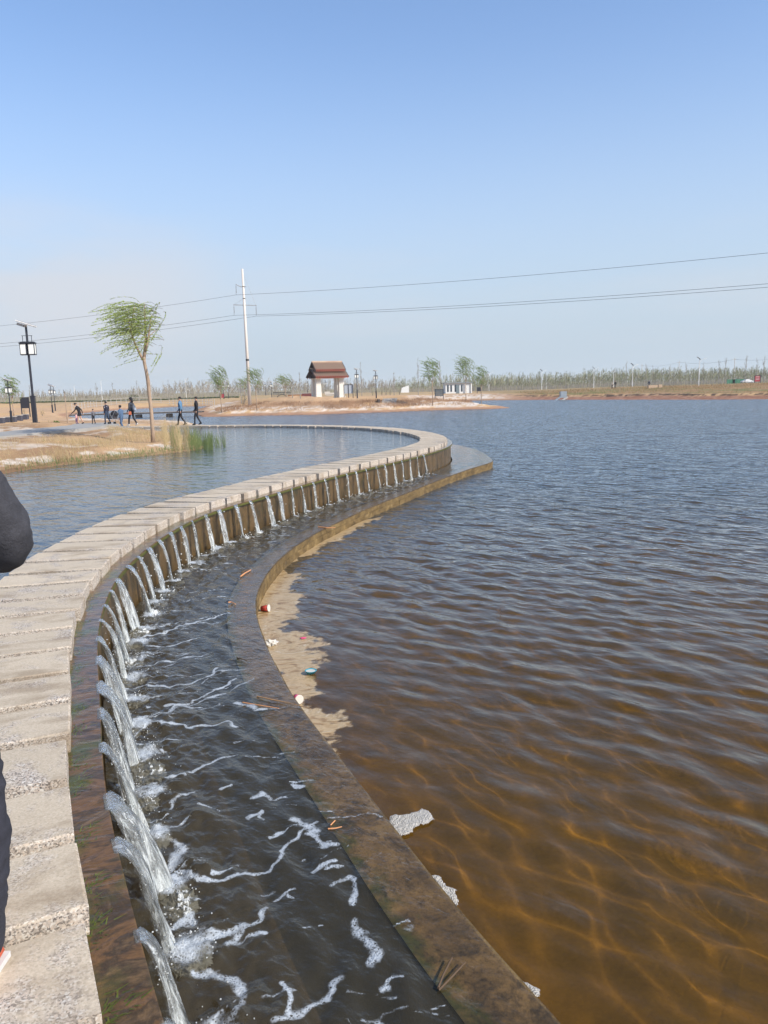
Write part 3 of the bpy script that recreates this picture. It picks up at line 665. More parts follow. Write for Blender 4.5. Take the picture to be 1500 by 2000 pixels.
c = ramp(t, a1, [(.30, (.022, .016, .008)), (.42, (.095, .055, .02)), (.50, (.19, .105, .045)), (.58, (.06, .04, .022)), (.68, (.21, .135, .07))])
mo = math_(t, 'ADD', noise(t, 1.0, 4, .6, mapping(t, fl_.outputs['Vector'], (2.6, 3, 1), (4, 2, 0))), math_(t, 'MULTIPLY', sx.outputs['Y'], -.55))
gr = ramp(t, mo, [(.44, 0), (.60, .8)])
c = mix(t, gr, c, (.075, .095, .015)); c = mix(t, .5, c, ramp(t, a2, [(.3, (.45, .42, .4)), (.65, (1.15, 1.15, 1.15))]), 'MULTIPLY')
t.links.new(c, b.inputs['Base Color']); b.inputs['Roughness'].default_value = .6
t.links.new(bump(t, a2, .4, .006), b.inputs['Normal'])
def ribbon(name, A, B, z0, z1, mats, parent, jit=0.0):
    """solid strip between plan curves A (left) and B (right), z0..z1"""
    n = len(A); g_ = np.random.default_rng(5)
    zt = np.full(n, z1) + (g_.random(n) - .5) * jit
    V = np.concatenate([np.column_stack([A, zt]), np.column_stack([B, zt]), np.column_stack([B, np.full(n, z0)]), np.column_stack([A, np.full(n, z0)])])
    i = np.arange(n - 1); Q_ = []
    for k in range(4):
        k2 = (k + 1) % 4; Q_.append(np.stack([k * n + i, k * n + i + 1, k2 * n + i + 1, k2 * n + i], 1)[:, ::-1])
    Q_ = np.concatenate(Q_ + [np.array([[0, n, 2 * n, 3 * n]]), np.array([[n - 1, 4 * n - 1, 3 * n - 1, 2 * n - 1]])])
    w_ = np.linalg.norm(B - A, axis=1).mean(); s_ = np.arange(n) * .1; z_ = np.zeros(n); ww = np.full(n, .2)
    F2 = np.concatenate([np.column_stack([s_, z_ - w_ + .2, z_]), np.column_stack([s_, ww, z_])] * 2)
    return grid_obj(name, V, Q_, mats, {'flow2': F2}, smooth=False, parent=parent)
cw = empty('stone_causeway', (0, 0, 0)); tag(cw, 'long curved causeway of pale granite stepping stones over a mossy weir wall', 'causeway')
ribbon('weir_wall', SR - Nn * .98, SR + Nn * .10, -.75, Z_LEDGE - .05, m_mossy, cw)
ribbon('ledge', SR - Nn * 1.0, SR + Nn * .19, Z_LEDGE - .048, Z_LEDGE, m_ledge, cw, .004)

# granite stepping stones
m_gran, t, b = newmat('granite'); o_ = objc(t); oi = nd(t, 'ShaderNodeObjectInfo')
addv = nd(t, 'ShaderNodeVectorMath', operation='ADD'); sc = nd(t, 'ShaderNodeVectorMath', operation='SCALE'); cmb = nd(t, 'ShaderNodeCombineXYZ')
for q in range(3): t.links.new(oi.outputs['Random'], cmb.inputs[q])
t.links.new(cmb.outputs[0], sc.inputs[0]); sc.inputs['Scale'].default_value = 37; t.links.new(o_, addv.inputs[0]); t.links.new(sc.outputs[0], addv.inputs[1]); vec = addv.outputs[0]
v1 = nd(t, 'ShaderNodeTexVoronoi'); v1.inputs['Scale'].default_value = 125; t.links.new(vec, v1.inputs['Vector'])
v2 = nd(t, 'ShaderNodeTexVoronoi'); v2.inputs['Scale'].default_value = 150; t.links.new(vec, v2.inputs['Vector'])
sp_ = nd(t, 'ShaderNodeSeparateColor'); t.links.new(v1.outputs['Color'], sp_.inputs[0])
sp2 = nd(t, 'ShaderNodeSeparateColor'); t.links.new(v2.outputs['Color'], sp2.inputs[0])
spk = ramp(t, sp_.outputs[0], [(.10, (.09, .08, .085)), (.2, (.30, .27, .25)), (.5, (.47, .41, .36)), (.72, (.55, .45, .37)), (.88, (.64, .61, .56))])
spk = mix(t, ramp(t, sp2.outputs[0], [(.12, .8), (.16, 0)]), spk, (.05, .05, .06))
dust = mix(t, noise(t, 2.2, 4, .6, vec), (.53, .435, .315), (.62, .525, .395)); dust = mix(t, math_(t, 'MULTIPLY', oi.outputs['Random'], .40), dust, (.38, .32, .24))
dn = noise(t, 3.0, 5, .68, vec, .6); dsw = ramp(t, dn, [(.36, .2), (.5, .85)])
gn = geo(t); sz = nd(t, 'ShaderNodeSeparateXYZ'); t.links.new(gn.outputs['Normal'], sz.inputs[0])
up = ramp(t, sz.outputs['Z'], [(.6, .35), (.9, 1)])
f_ = math_(t, 'MULTIPLY', dsw, up)
# foot traffic wears the dust off the stones around the camera: per-stone attribute
c = mix(t, f_, spk, dust)
stn = ramp(t, noise(t, 1.6, 5, .6, mapping(t, vec, (1, 2.2, 1), (9, 1, 4)), .4), [(.50, 0), (.66, .6)])
c = mix(t, stn, c, (.25, .185, .12)); c = mix(t, .35, c, ramp(t, noise(t, 70, 4, .7, vec), [(.3, (.6, .6, .6)), (.65, (1.1, 1.1, 1.1))]), 'MULTIPLY')
t.links.new(c, b.inputs['Base Color']); b.inputs['Roughness'].default_value = .85; b.inputs['Specular IOR Level'].default_value = .2
t.links.new(bump(t, noise(t, 60, 4, .7, vec), .3, .003), b.inputs['Normal'])
def stone_mesh(k, wide=.492, length=1.02, hgt=1.0 - Z_LEDGE):
    g_ = random.Random(k); c_ = .008; hx, hy = length / 2, wide / 2
    rings = []
    for z, ins in ((0, 0), (hgt - c_, 0), (hgt, c_)):
        ring = []
        for (a, b_) in ((-1, -1), (0, -1), (1, -1), (1, 1), (0, 1), (-1, 1)):
            jx = g_.uniform(-.007, .007); jy = g_.uniform(-.006, .006)
            ring.append((a * (hx - ins) + jx * (1 if z > 0 else .3), b_ * (hy - ins) + jy, z + (g_.uniform(-.003, .003) if z > 0 else 0)))
        rings.append(ring)
    mb = MB(); V = sum(rings, []); F = []
    for i in range(2):
        for k_ in range(6):
            k2 = (k_ + 1) % 6; F.append((i * 6 + k_, i * 6 + k2, (i + 1) * 6 + k2, (i + 1) * 6 + k_))
    F += [(12, 13, 16, 17), (13, 14, 15, 16)]; F.append((5, 4, 3, 2, 1, 0)); mb.add(V, F)
    return mb.mesh('stone', m_gran)
sm = [stone_mesh(k) for k in range(7)]
gs = random.Random(4)
for j, sj in enumerate(joints[:-1]):
    s0 = sj + PITCH_ST / 2 + .02; c = on_arc(s0) - arc_nrm(s0) * .51; nn = arc_nrm(s0)
    o = bpy.data.objects.new('stone', sm[gs.randrange(7)]); COL.objects.link(o); o.parent = cw
    off = gs.uniform(-.02, .02)
    o.location = (c[0] + nn[0] * off, c[1] + nn[1] * off, Z_LEDGE + .001); o.rotation_euler = (gs.uniform(-.004, .004), gs.uniform(-.003, .003), math.atan2(nn[1], nn[0]) + gs.uniform(-.012, .012))
# facing panels on the weir wall below the ledge
pm = []
for k in range(4):
    mb = MB(); g_ = random.Random(k); nz = 6; ny = 4
    V = []; F = []
    for a in range(nz + 1):
        for q in range(ny + 1):
            e = (a in (0, nz)) or (q in (0, ny))
            V.append(((-.0 if e else .006 + g_.uniform(-.004, .006)), -.287 + .574 * q / ny, -.95 + .90 * a / nz))
    for a in range(nz):
        for q in range(ny): i = a * (ny + 1) + q; F.append((i, i + 1, i + ny + 2, i + ny + 1))
    mb.add(V, F); pm.append(mb.mesh('wall_panel', m_mossy, False))
for j, sj in enumerate(joints[:-1]):
    if sj > s_arc[-1] - 14: break
    s0 = sj + PITCH_ST / 2; c = on_arc(s0) + arc_nrm(s0) * .125; nn = arc_nrm(s0)
    o = bpy.data.objects.new('wall_panel', pm[gs.randrange(4)]); COL.objects.link(o); o.parent = cw
    o.location = (c[0], c[1], Z_LEDGE - .005); o.rotation_euler = (0, 0, math.atan2(nn[1], nn[0]))

# ---------------------------------------------------------------- low outer weir wall
lw_ = empty('low_weir_wall', (0, 0, 0)); tag(lw_, 'low curved brown wall with wet top holding the channel beside the lake', 'wall')
m_wtop, t, b = newmat('weir_top'); p_ = pos(t)
a1 = noise(t, 2.6, 7, .68, p_, .5); a2 = noise(t, 38, 5, .75, p_); a3 = noise(t, 6, 6, .75, p_, .6)
fl_ = attr(t, 'flow2'); sx = nd(t, 'ShaderNodeSeparateXYZ'); t.links.new(fl_.outputs['Vector'], sx.inputs[0]); edge_m = ramp(t, math_(t, 'ADD', math_(t, 'MULTIPLY', sx.outputs['Y'], -1.6), math_(t, 'MULTIPLY', noise(t, 9, 5, .7, p_), 1.0)), [(.56, 0), (.80, .85)])
c = ramp(t, a1, [(.30, (.045, .030, .014)), (.44, (.105, .066, .028)), (.58, (.165, .105, .045)), (.74, (.22, .15, .07))])
c = mix(t, ramp(t, a3, [(.50, 0), (.62, .75)]), c, (.028, .020, .010)); c = mix(t, edge_m, c, (.045, .052, .012)); c = mix(t, .9, c, ramp(t, a2, [(.33, (.45, .42, .38)), (.5, (.95, .95, .95)), (.7, (1.25, 1.2, 1.1))]), 'MULTIPLY')
t.links.new(c, b.inputs['Base Color']); b.inputs['Roughness'].default_value = .55; b.inputs['Specular IOR Level'].default_value = .4
t.links.new(bump(t, math_(t, 'ADD', a2, a3), .5, .006), b.inputs['Normal'])
ribbon('wall_core', IW, OW - ON * .002, -1.1, Z_WALL - .001, m_wtop, lw_)
# coping of concrete lengths and two courses of blocks on the lake face, each its own piece
m_block, t, b = newmat('weir_blocks'); p_ = pos(t)
a1 = noise(t, 3.2, 7, .75, mapping(t, p_, (1, 1, 1.6)), .5); a2 = noise(t, 35, 4, .7, p_)
c = ramp(t, a1, [(.30, (.045, .030, .012)), (.46, (.13, .085, .034)), (.58, (.20, .135, .055)), (.74, (.34, .25, .12))]); c = mix(t, .5, c, ramp(t, a2, [(.3, (.4, .38, .35)), (.65, (1.15, 1.15, 1.1))]), 'MULTIPLY')
t.links.new(c, b.inputs['Base Color']); b.inputs['Roughness'].default_value = .7; t.links.new(bump(t, a2, .6, .015), b.inputs['Normal'])
so_arc = np.r_[0, np.cumsum(np.linalg.norm(np.diff(OW, axis=0), axis=1))]
def blk(s0, s1, z0, z1, inn, outt, mat, nme):
    ss = np.linspace(s0, s1, 4); c0 = np.stack([np.interp(ss, so_arc, OW[:, k]) for k in (0, 1)], 1); n0 = np.stack([np.interp(ss, so_arc, ON[:, k]) for k in (0, 1)], 1)
    A = c0 - n0 * inn; B = c0 + n0 * outt; o_c = c0.mean(0)
    V = [(*(p - o_c), z) for z in (z0, z1) for row in (A, B) for p in row]
    F = []
    for i in range(3):
        F += [(8 + i, 12 + i, 13 + i, 9 + i), (4 + i, 5 + i, 13 + i, 12 + i), (0 + i, 8 + i, 9 + i, 1 + i), (0 + i, 1 + i, 5 + i, 4 + i)]
    F += [(0, 4, 12, 8), (3, 11, 15, 7)]
    mb = MB(); mb.add(V, F); o = mb.build(nme, mat, lw_); o.location = (o_c[0], o_c[1], 0); return o
g_ = random.Random(8); s = 1.0; k = 0
while s < so_arc[-1] - .8:
    blk(s, s + .592, .128, Z_WALL - .004, .0005, .014 + g_.uniform(-.003, .004), m_block, 'block'); 
    blk(s + .3, s + .892, -.02, .120, .0005, .008 + g_.uniform(-.003, .004), m_block, 'block'); s += .6
ribbon('footing', OW - ON * .0015, OW + ON * .004, -1.1, -.024, m_block, lw_)

# ---------------------------------------------------------------- falls between the stones
m_fall = bpy.data.materials.new('falling_water'); m_fall.use_nodes = True; t = m_fall.node_tree; t.nodes.clear()
out = nd(t, 'ShaderNodeOutputMaterial'); tpb = nd(t, 'ShaderNodeBsdfTransparent'); tpb.inputs['Color'].default_value = (.97, .985, .98, 1)
gls = nd(t, 'ShaderNodeBsdfGlass'); gls.inputs['IOR'].default_value = 1.2; gls.inputs['Roughness'].default_value = .0
glo = nd(t, 'ShaderNodeBsdfGlossy'); glo.inputs['Roughness'].default_value = .14
df = nd(t, 'ShaderNodeBsdfPrincipled'); df.inputs['Base Color'].default_value = (.72, .76, .76, 1); df.inputs['Roughness'].default_value = .12
ua = attr(t, 'flow'); ub = attr(t, 'sheet'); v_ = mapping(t, ua.outputs['Vector'], (3.4, 1.5, 1))
sn = noise(t, 1.0, 5, .68, v_, .9); sn2 = noise(t, 2.6, 4, .7, v_, .5)
sepf = nd(t, 'ShaderNodeSeparateXYZ'); t.links.new(ub.outputs['Vector'], sepf.inputs[0])
au = math_(t, 'ABSOLUTE', sepf.outputs['X']); ff_ = sepf.outputs['Y']
fr_ = nd(t, 'ShaderNodeLayerWeight'); fr_.inputs['Blend'].default_value = .5
body = nd(t, 'ShaderNodeMixShader'); body.inputs['Fac'].default_value = .55; t.links.new(tpb.outputs[0], body.inputs[1]); t.links.new(gls.outputs[0], body.inputs[2])
refl = nd(t, 'ShaderNodeMixShader'); t.links.new(math_(t, 'MULTIPLY_ADD', math_(t, 'POWER', fr_.outputs['Facing'], 4.0), .9, .05), refl.inputs['Fac']); t.links.new(body.outputs[0], refl.inputs[1]); t.links.new(glo.outputs[0], refl.inputs[2])
fac = ramp(t, math_(t, 'ADD', sn, math_(t, 'MULTIPLY', ff_, .13)), [(.49, .02), (.60, .20), (.72, .72)])
ms = nd(t, 'ShaderNodeMixShader'); t.links.new(fac, ms.inputs['Fac']); t.links.new(refl.outputs[0], ms.inputs[1]); t.links.new(df.outputs[0], ms.inputs[2])
# ragged sides and holes that open as the sheet falls
top_ = nd(t, 'ShaderNodeMapRange'); top_.inputs['From Min'].default_value = .10; top_.inputs['From Max'].default_value = 0.0; top_.inputs['To Max'].default_value = .45; t.links.new(ff_, top_.inputs['Value'])
hole = math_(t, 'ADD', math_(t, 'ADD', math_(t, 'ADD', math_(t, 'POWER', au, 3.0), top_.outputs[0]), math_(t, 'MULTIPLY', sn2, .9)), math_(t, 'MULTIPLY', ff_, .30))
al = ramp(t, hole, [(.98, 0), (1.0, 0)]); hr = nd(t, 'ShaderNodeMapRange'); hr.inputs['From Min'].default_value = .96; hr.inputs['From Max'].default_value = 1.18; t.links.new(hole, hr.inputs['Value'])
tp2 = nd(t, 'ShaderNodeBsdfTransparent'); me_ = nd(t, 'ShaderNodeMixShader'); t.links.new(hr.outputs[0], me_.inputs['Fac']); t.links.new(ms.outputs[0], me_.inputs[1]); t.links.new(tp2.outputs[0], me_.inputs[2]); t.links.new(me_.outputs[0], out.inputs['Surface'])
bn = bump(t, math_(t, 'ADD', sn, math_(t, 'MULTIPLY', sn2, .5)), .7, .012)
for x in (gls, glo, df, fr_): t.links.new(bn, x.inputs['Normal'])
m_foam, t, b = newmat('foam'); p_ = pos(t)
v1 = nd(t, 'ShaderNodeTexVoronoi'); v1.inputs['Scale'].default_value = 110; t.links.new(p_, v1.inputs['Vector'])
v2 = nd(t, 'ShaderNodeTexVoronoi'); v2.inputs['Scale'].default_value = 45; t.links.new(p_, v2.inputs['Vector'])
t.links.new(ramp(t, math_(t, 'MULTIPLY', v1.outputs['Distance'], v2.outputs['Distance']), [(.02, (.36, .36, .33)), (.14, (.70, .70, .66)), (.3, (.80, .80, .77))]), b.inputs['Base Color'])
b.inputs['Roughness'].default_value = .4; t.links.new(bump(t, v1.outputs['Distance'], .8, .01), b.inputs['Normal'])
m_splash, t, b = newmat('splash'); b.inputs['Base Color'].default_value = (.80, .83, .83, 1); b.inputs['Roughness'].default_value = .3
t.links.new(bump(t, noise(t, 60, 5, .75, pos(t)), .9, .03), b.inputs['Normal'])

ico = bmesh.new(); bmesh.ops.create_icosphere(ico, subdivisions=1, radius=1); ICO = ([v.co.copy() for v in ico.verts], [tuple(v.index for v in f.verts) for f in ico.faces]); ico.free()
ico = bmesh.new(); bmesh.ops.create_icosphere(ico, subdivisions=3, radius=1); ICO3 = ([v.co.copy() for v in ico.verts], [tuple(v.index for v in f.verts) for f in ico.faces]); ico.free()
ico = bmesh.new(); bmesh.ops.create_icosphere(ico, subdivisions=5, radius=1); ICO5 = ([v.co.copy() for v in ico.verts], [tuple(v.index for v in f.verts) for f in ico.faces]); ico.free()
from mathutils import noise as mn
def make_fall(seed, wid, vel, near):
    """local x = outward, y along lip; origin at the lip"""
    g_ = random.Random(seed); drop = Z_POND - .012 - Z_CHAN; nv, nw = (30, 18) if near else (14, 8)
    V = []; F = []; UV = []
    T = math.sqrt(2 * (drop + .03) / 9.81); ph = g_.uniform(0, 100); skew = g_.uniform(-.35, .35)
    for side in (0, 1):
        for i in range(nv + 1):
            f = i / nv; tt = f * T; z = -.5 * 9.81 * tt * tt
            wd = wid * (1 - .30 * f ** .7)
            for k in range(nw + 1):
                u = k / nw * 2 - 1
                tear = (mn.noise(Vector((ph + u * 2.2, f * 1.2, 1))) ) * .16 * f
                x = (vel * (1 - .42 * (u - skew) ** 2) + .10 * mn.noise(Vector((ph, u * 2.3, 0)))) * tt + tear * .5 - .018 * (1 if i == 0 else 0)
                y = u * wd / 2 + .02 * f * mn.noise(Vector((ph + 9, u * 3, f * 4)))
                th_ = (.013 + .005 * mn.noise(Vector((u * 5, f * 2 + ph, 3)))) * (1 - .75 * abs(u) ** 3) * (1 - .35 * f) * (.25 + .75 * min(1, f * 5))
                rip = .011 * mn.noise(Vector((u * 6 * wid / .2, f * 2.0 + ph, 7))) * (0.3 + f)
                x += rip + (th_ if side == 0 else -th_) * .55; zz = z + (th_ * (1 - f) if side == 0 else -th_ * (1 - f)) * .6
                V.append((x, y, zz)); UV.append((u * wid / .12 + seed * 3.7, f * 3, side))
    n1 = nw + 1; off = (nv + 1) * n1
    for i in range(nv):
        for k in range(nw):
            a = i * n1 + k; F.append((a, a + 1, a + n1 + 1, a + n1)); F.append((off + a, off + a + n1, off + a + n1 + 1, off + a + 1))
        a = i * n1; F.append((a, a + n1, off + a + n1, off + a)); a = i * n1 + nw; F.append((a, off + a, off + a + n1, a + n1))
    for k in range(nw):
        F.append((k, off + k, off + k + 1, k + 1)); a = nv * n1 + k; F.append((a, a + 1, off + a + 1, off + a))
    me = bpy.data.meshes.new('falling_sheet'); me.from_pydata(V, [], F); me.polygons.foreach_set('use_smooth', [True] * len(F))
    a2_ = me.attributes.new('sheet', 'FLOAT_VECTOR', 'POINT'); nn_ = (nv + 1) * (nw + 1); kk = np.arange(2 * nn_) % nn_; a2_.data.foreach_set('vector', np.column_stack([(kk % (nw + 1)) / nw * 2 - 1, (kk // (nw + 1)) / nv, np.zeros(2 * nn_)]).astype(np.float32).ravel())
    at_ = me.attributes.new('flow', 'FLOAT_VECTOR', 'POINT'); at_.data.foreach_set('vector', np.array(UV, dtype=np.float32).ravel()); me.materials.append(m_fall)
    # droplets and splash
    mb = MB(); land = vel * T
    nb = 95 if near else 18
    for q in range(nb):
        kind = g_.random(); r_ = g_.uniform(.0018, .0048) if near else g_.uniform(.006, .012)
        if kind < .35: f = g_.uniform(.25, 1); tt = f * T; c = (vel * tt + g_.gauss(0, .02), g_.choice((-1, 1)) * wid / 2 * (1 - .3 * f) + g_.gauss(0, .012), -.5 * 9.81 * tt * tt)
        else: c = (land + g_.gauss(.05, .08), g_.gauss(0, wid * .5 + .03), -drop + abs(g_.gauss(.0, .05)))
        mb.add([Vector(c) + v * r_ for v in ICO[0]], ICO[1])
    dr = mb.mesh('droplets', m_splash, True)
    mb = MB(); 
    for q in range(3 if near else 2):
        c = Vector((land + g_.uniform(-.04, .10), g_.uniform(-.5, .5) * wid, -drop - .015)); sx, sy, sz = g_.uniform(.05, .09), g_.uniform(.05, .08) + wid * .2, g_.uniform(.018, .036)
        VV = []
        for v in (ICO5[0] if near else ICO3[0]):
            k_ = 1 + .42 * mn.fractal(v * 3.4 + Vector((q * 7 + ph, 0, 0)), .55, 2.3, 6)
            VV.append(c + Vector((v.x * sx * k_, v.y * sy * k_, v.z * sz * (k_ ** 2))))
        mb.add(VV, (ICO5 if near else ICO3)[1])
    sp = mb.mesh('splash', m_splash, True)
    return me, dr, sp
fall_lab = {}
gf = random.Random(12)
for j, (sj, c, nn) in enumerate(falls):
    near = c[1] < 9.5; y = c[1]
    prof = {0: (.26, 1.15), 1: (.24, .95), 2: (.20, .95), 3: (.26, 1.1), 4: (.16, .8)}
    wid, vel = (gf.uniform(.20, .34), gf.uniform(.48, .70)) if near else ((gf.uniform(.09, .22), gf.uniform(.30, .50)) if y < 16 else (gf.uniform(.05, .14), gf.uniform(.20, .36)))
    if gf.random() < .30 and y > 9: wid *= gf.uniform(.35, .7); vel *= .6
    if y > 9 and gf.random() < .06: continue
    if gf.random() < .25: wid *= 1.35; vel *= 1.12
    if near and gf.random() < .3: wid *= .6; vel *= .8
    me, dr, sp = make_fall(100 + j, wid, vel, near)
    c_l = c + nn * .188 + np.array([nn[1], -nn[0]]) * gf.uniform(-.07, .07)
    e = empty('waterfall', (c_l[0], c_l[1], Z_POND - .012), math.atan2(nn[1], nn[0]))
    for nm, m_ in (('falling_sheet', me), ('droplets', dr), ('splash', sp)):
        o = bpy.data.objects.new(nm, m_); COL.objects.link(o); o.parent = e
        if nm == 'droplets': o['kind'] = 'stuff'
        OR = 'nearest second third fourth fifth sixth seventh eighth ninth tenth eleventh twelfth thirteenth fourteenth fifteenth sixteenth seventeenth eighteenth nineteenth twentieth'.split()
    cls = 0 if near else (1 if y < 16 else 2); cnt = [x_ for x_ in fall_lab if x_[0] == cls]; kth = OR[min(len(cnt), 19)]; fall_lab_key = (cls, j); fall_lab[fall_lab_key] = e
    lab = (f'broad sheet of water, {kth} of the broad near falls counting from the bottom edge', f'short fall, {kth} of the inner bend run beyond the broad falls', f'thin trickle on the straight far wall, {kth} counting away from the camera')[cls]
    grp = ('broad near falls off the causeway ledge', 'falls along the inner bend', 'thin trickles along the far run')[cls]
    tag(e, lab, 'waterfall', grp)
# ================================================================ things: helpers
def pl(px, py, D, z=None):
    """world point at depth D (metres along +Y) under the given sight line, set on the ground"""
    p = at_far(px, py, D); return (float(p[0]), float(D), th(p[0], D) if z is None else z)
M_ = {}
def mat(name, col, rough=.7, **k):
    if name not in M_: M_[name] = simple(name, col, rough, **k)
    return M_[name]
dk = mat('dark_paint', (.022, .024, .034), .35, spec=.5); white_pt = mat('white_paint', (.78, .78, .76), .4); galv = mat('grey_metal', (.36, .37, .38), .45)
m_glassw = mat('frosted_glass', (.80, .80, .74), .25, spec=.5, var=.03); m_panel = mat('solar_cell', (.02, .025, .045), .15, spec=.6); m_conc = mat('concrete', (.46, .43, .39), .85, bmp=.3)

# ================================================================ lantern lamps
def lantern_lamp(kind=0):
    root = empty('garden_lamp')
    mb = MB(); mb.box((0, 0, .575), (.17, .17, 1.15)); mb.box((0, 0, .02), (.30, .30, .04)); mb.box((0, 0, 1.165), (.20, .20, .04)); mb.build('post_base', dk, root)
    mb = MB(); mb.tube([(0, 0, 1.18), (0, 0, 4.12)], [.052, .048], 8); mb.build('pole', dk, root)
    tilt = Matrix.Rotation(R_(19), 3, 'Y')
    mb = MB(); mb.box((.02, 0, 4.22), (.74, .50, .035), tilt=tilt); mb.box((.01, 0, 4.185), (.70, .46, .03), tilt=tilt); mb.box((0, 0, 4.12), (.08, .08, .12)); pn = mb.build('panel_frame', white_pt, root)
    mb = MB(); mb.box((.027, 0, 4.241), (.68, .44, .006), tilt=tilt); mb.build('solar_panel', m_panel, pn)
    mb = MB(); mb.box((-.20, 0, 4.16), (.28, .18, .10), tilt=tilt); mb.build('battery_box', galv, root)
    for sgn in (-1, 1):
        cx = .165 * sgn; zc = 3.16; s_ = .125; mb = MB()
        for a in (-1, 1):
            for b_ in (-1, 1): mb.box((cx + a * s_, b_ * s_, zc), (.022, .022, .46))
        for zz in (zc - .23, zc + .21):
            for a in (-1, 1): mb.box((cx + a * s_, 0, zz), (.022, .25, .022)); mb.box((cx, a * s_, zz), (.25, .022, .022))
        mb.box((cx, 0, zc + .245), (.33, .33, .035)); mb.box((cx, 0, zc + .28), (.24, .24, .035)); mb.box((cx, 0, zc - .25), (.27, .27, .02))
        mb.box((cx * 1.1, 0, zc + .42), (.02, .02, .26)); mb.box((cx * .6, 0, zc + .55), (.24, .02, .02))
        fr = mb.build('lantern_frame', dk, root)
        mb = MB(); mb.box((cx, 0, zc - .01), (.235, .235, .42)); mb.build('lantern_glass', m_glassw, fr)
    return root
L0 = lantern_lamp()
lamps = [((69, 826, 35.2), 1.05, 8, 'large black garden lamp with two lanterns on the near left bank'), ((23, 825, 76), 1.0, 5, 'black garden lamp at the far left edge behind the paved square'),
 ((103, 806, 118), 1.0, 0, 'left lamp of the close pair standing on the sand left of the group of people'), ((108, 799, 132), 1.0, 10, 'right and farther lamp of the close pair on the sand left of the people'),
 ((437, 778, 190), .95, 0, 'left lamp of the pair under the small willow left of the power pole'), ((446, 776, 194), .97, 12, 'right lamp of the pair under the small willow left of the power pole'),
 ((519, 771, 236), .97, 3, 'lamp seen just right of the tall power pole beyond the mound'), ((531, 776, 192), .95, 20, 'second lamp right of the power pole, a little taller looking'),
 ((601, 769, 228), .97, 0, 'distant lamp just left of the memorial gate columns'), ((637, 771, 208), .97, 6, 'lamp seen between the columns of the roofed gate'),
 ((698, 781, 112), 1.0, 5, 'black lamp next to the notice board right of the roofed gate'), ((735, 779, 113), .98, -5, 'black lamp at the head of the shore steps')]
for i, (p, sc_, rz, lab) in enumerate(lamps):
    o = L0 if i == 0 else copy_tree(L0); x, y, z = pl(*p); o.location = (x, y, z - .02); o.scale = (sc_,) * 3; o.rotation_euler = (0, 0, R_(rz)); tag(o, lab, 'lamp', 'black solar garden lamps')

# ================================================================ white solar street lamps on the far bank
def street_lamp():
    root = empty('street_lamp')
    mb = MB(); mb.tube([(0, 0, 0), (0, 0, 5.6)], [.10, .06], 8); mb.box((0, 0, .03), (.34, .34, .06)); mb.build('pole', white_pt, root)
    mb = MB(); mb.tube([(0, 0, 5.1), (.35, 0, 5.55), (.95, 0, 5.85)], [.05, .045, .035], 6); mb.build('arm', white_pt, root)
    mb = MB(); mb.box((1.18, 0, 5.93), (.62, .20, .09), tilt=Matrix.Rotation(R_(-14), 3, 'Y')); mb.build('lamp_head', white_pt, root)
    mb = MB(); mb.box((-.18, 0, 6.05), (.95, .6, .05), tilt=Matrix.Rotation(R_(38), 3, 'Y')); mb.tube([(0, 0, 5.6), (-.1, 0, 6.02)], .035, 6); mb.build('solar_panel', mat('dark_panel', (.045, .05, .06), .3), root)
    return root
W0 = street_lamp()
sl = [((955, 767, 246), 1.0, 0, 'white street lamp right of the flat roofed hut, farthest left of its row'), ((1058, 763, 236), .98, 8, 'white street lamp behind the water outlet on the far bank'), ((1159.5, 757, 215), .92, -6, 'white street lamp left of the two distant walkers'),
 ((1235, 756.5, 189), .93, 4, 'white street lamp between the two walkers and the single walker'), ((1364.5, 753, 166), .95, -8, 'tallest looking white street lamp on the far right bank')]
for i, (p, sc_, rz, lab) in enumerate(sl):
    o = W0 if i == 0 else copy_tree(W0); x, y, z = pl(*p); o.location = (x, y, z - .02); o.scale = (sc_,) * 3; o.rotation_euler = (0, 0, R_(rz)); tag(o, lab, 'street lamp', 'white solar street lamps on the far bank')
bare = [((200, 783, 250), 6.0), ((147, 782, 270), 5.0), ((297, 779, 270), 5.2), ((364, 780, 240), 5.8), ((1198, 757, 230), 4.5), ((1067, 762, 262), 4.6)]
for i, (p, h_) in enumerate(bare):
    x, y, z = pl(*p); mb = MB(); mb.tube([(0, 0, 0), (0, 0, h_)], [.09, .06], 6); mb.tube([(0, 0, h_), (.5, 0, h_ + .25)], [.05, .04], 5); e = mb.build('lamp_post', white_pt, loc=(x, y, z))
    tag(e, ['tallest slim white post, before the wood left of the near willow', 'slim white post before the wood left of the black-coated woman', 'slim white post directly behind the near willow trunk', 'slim white post before the wood above the two causeway walkers', 'slim white post just right of the two distant walkers', 'slim white post next to the street lamp behind the water outlet'][i], 'post', 'slim white posts before the far wood')

# ================================================================ power pole and lines
pp = pl(487, 770, 105.5); e = empty('power_pole', pp); tag(e, 'tall tapering concrete power pole with two crossarms on the sand mound', 'power pole')
m_pole = mat('pole_concrete', (.62, .56, .50), .8, var=.06); m_ins = mat('insulator', (.09, .09, .10), .4)
mb = MB(); mb.tube([(0, 0, -.3), (-.05, 0, 18.0)], [.24, .135], 14); mb.build('shaft', m_pole, e, True)
mb = MB(); mb.tube([(-.02, 0, 6.05), (-.02, 0, 6.30)], [.217, .216], 14); mb.tube([(-.03, 0, 14.15), (-.03, 0, 14.25)], [.17, .17], 14); mb.tube([(-.03, 0, 15.7), (-.03, 0, 15.78)], [.163, .163], 12); mb.build('band', mat('black_band', (.03, .03, .03), .5), e)
mb = MB(); mb.tube([(.35, -.1, 15.72), (-.3, 0, 15.72), (-.85, 0, 15.95), (-1.0, 0, 16.1)], .05, 6); mb.build('crossarm', galv, e)
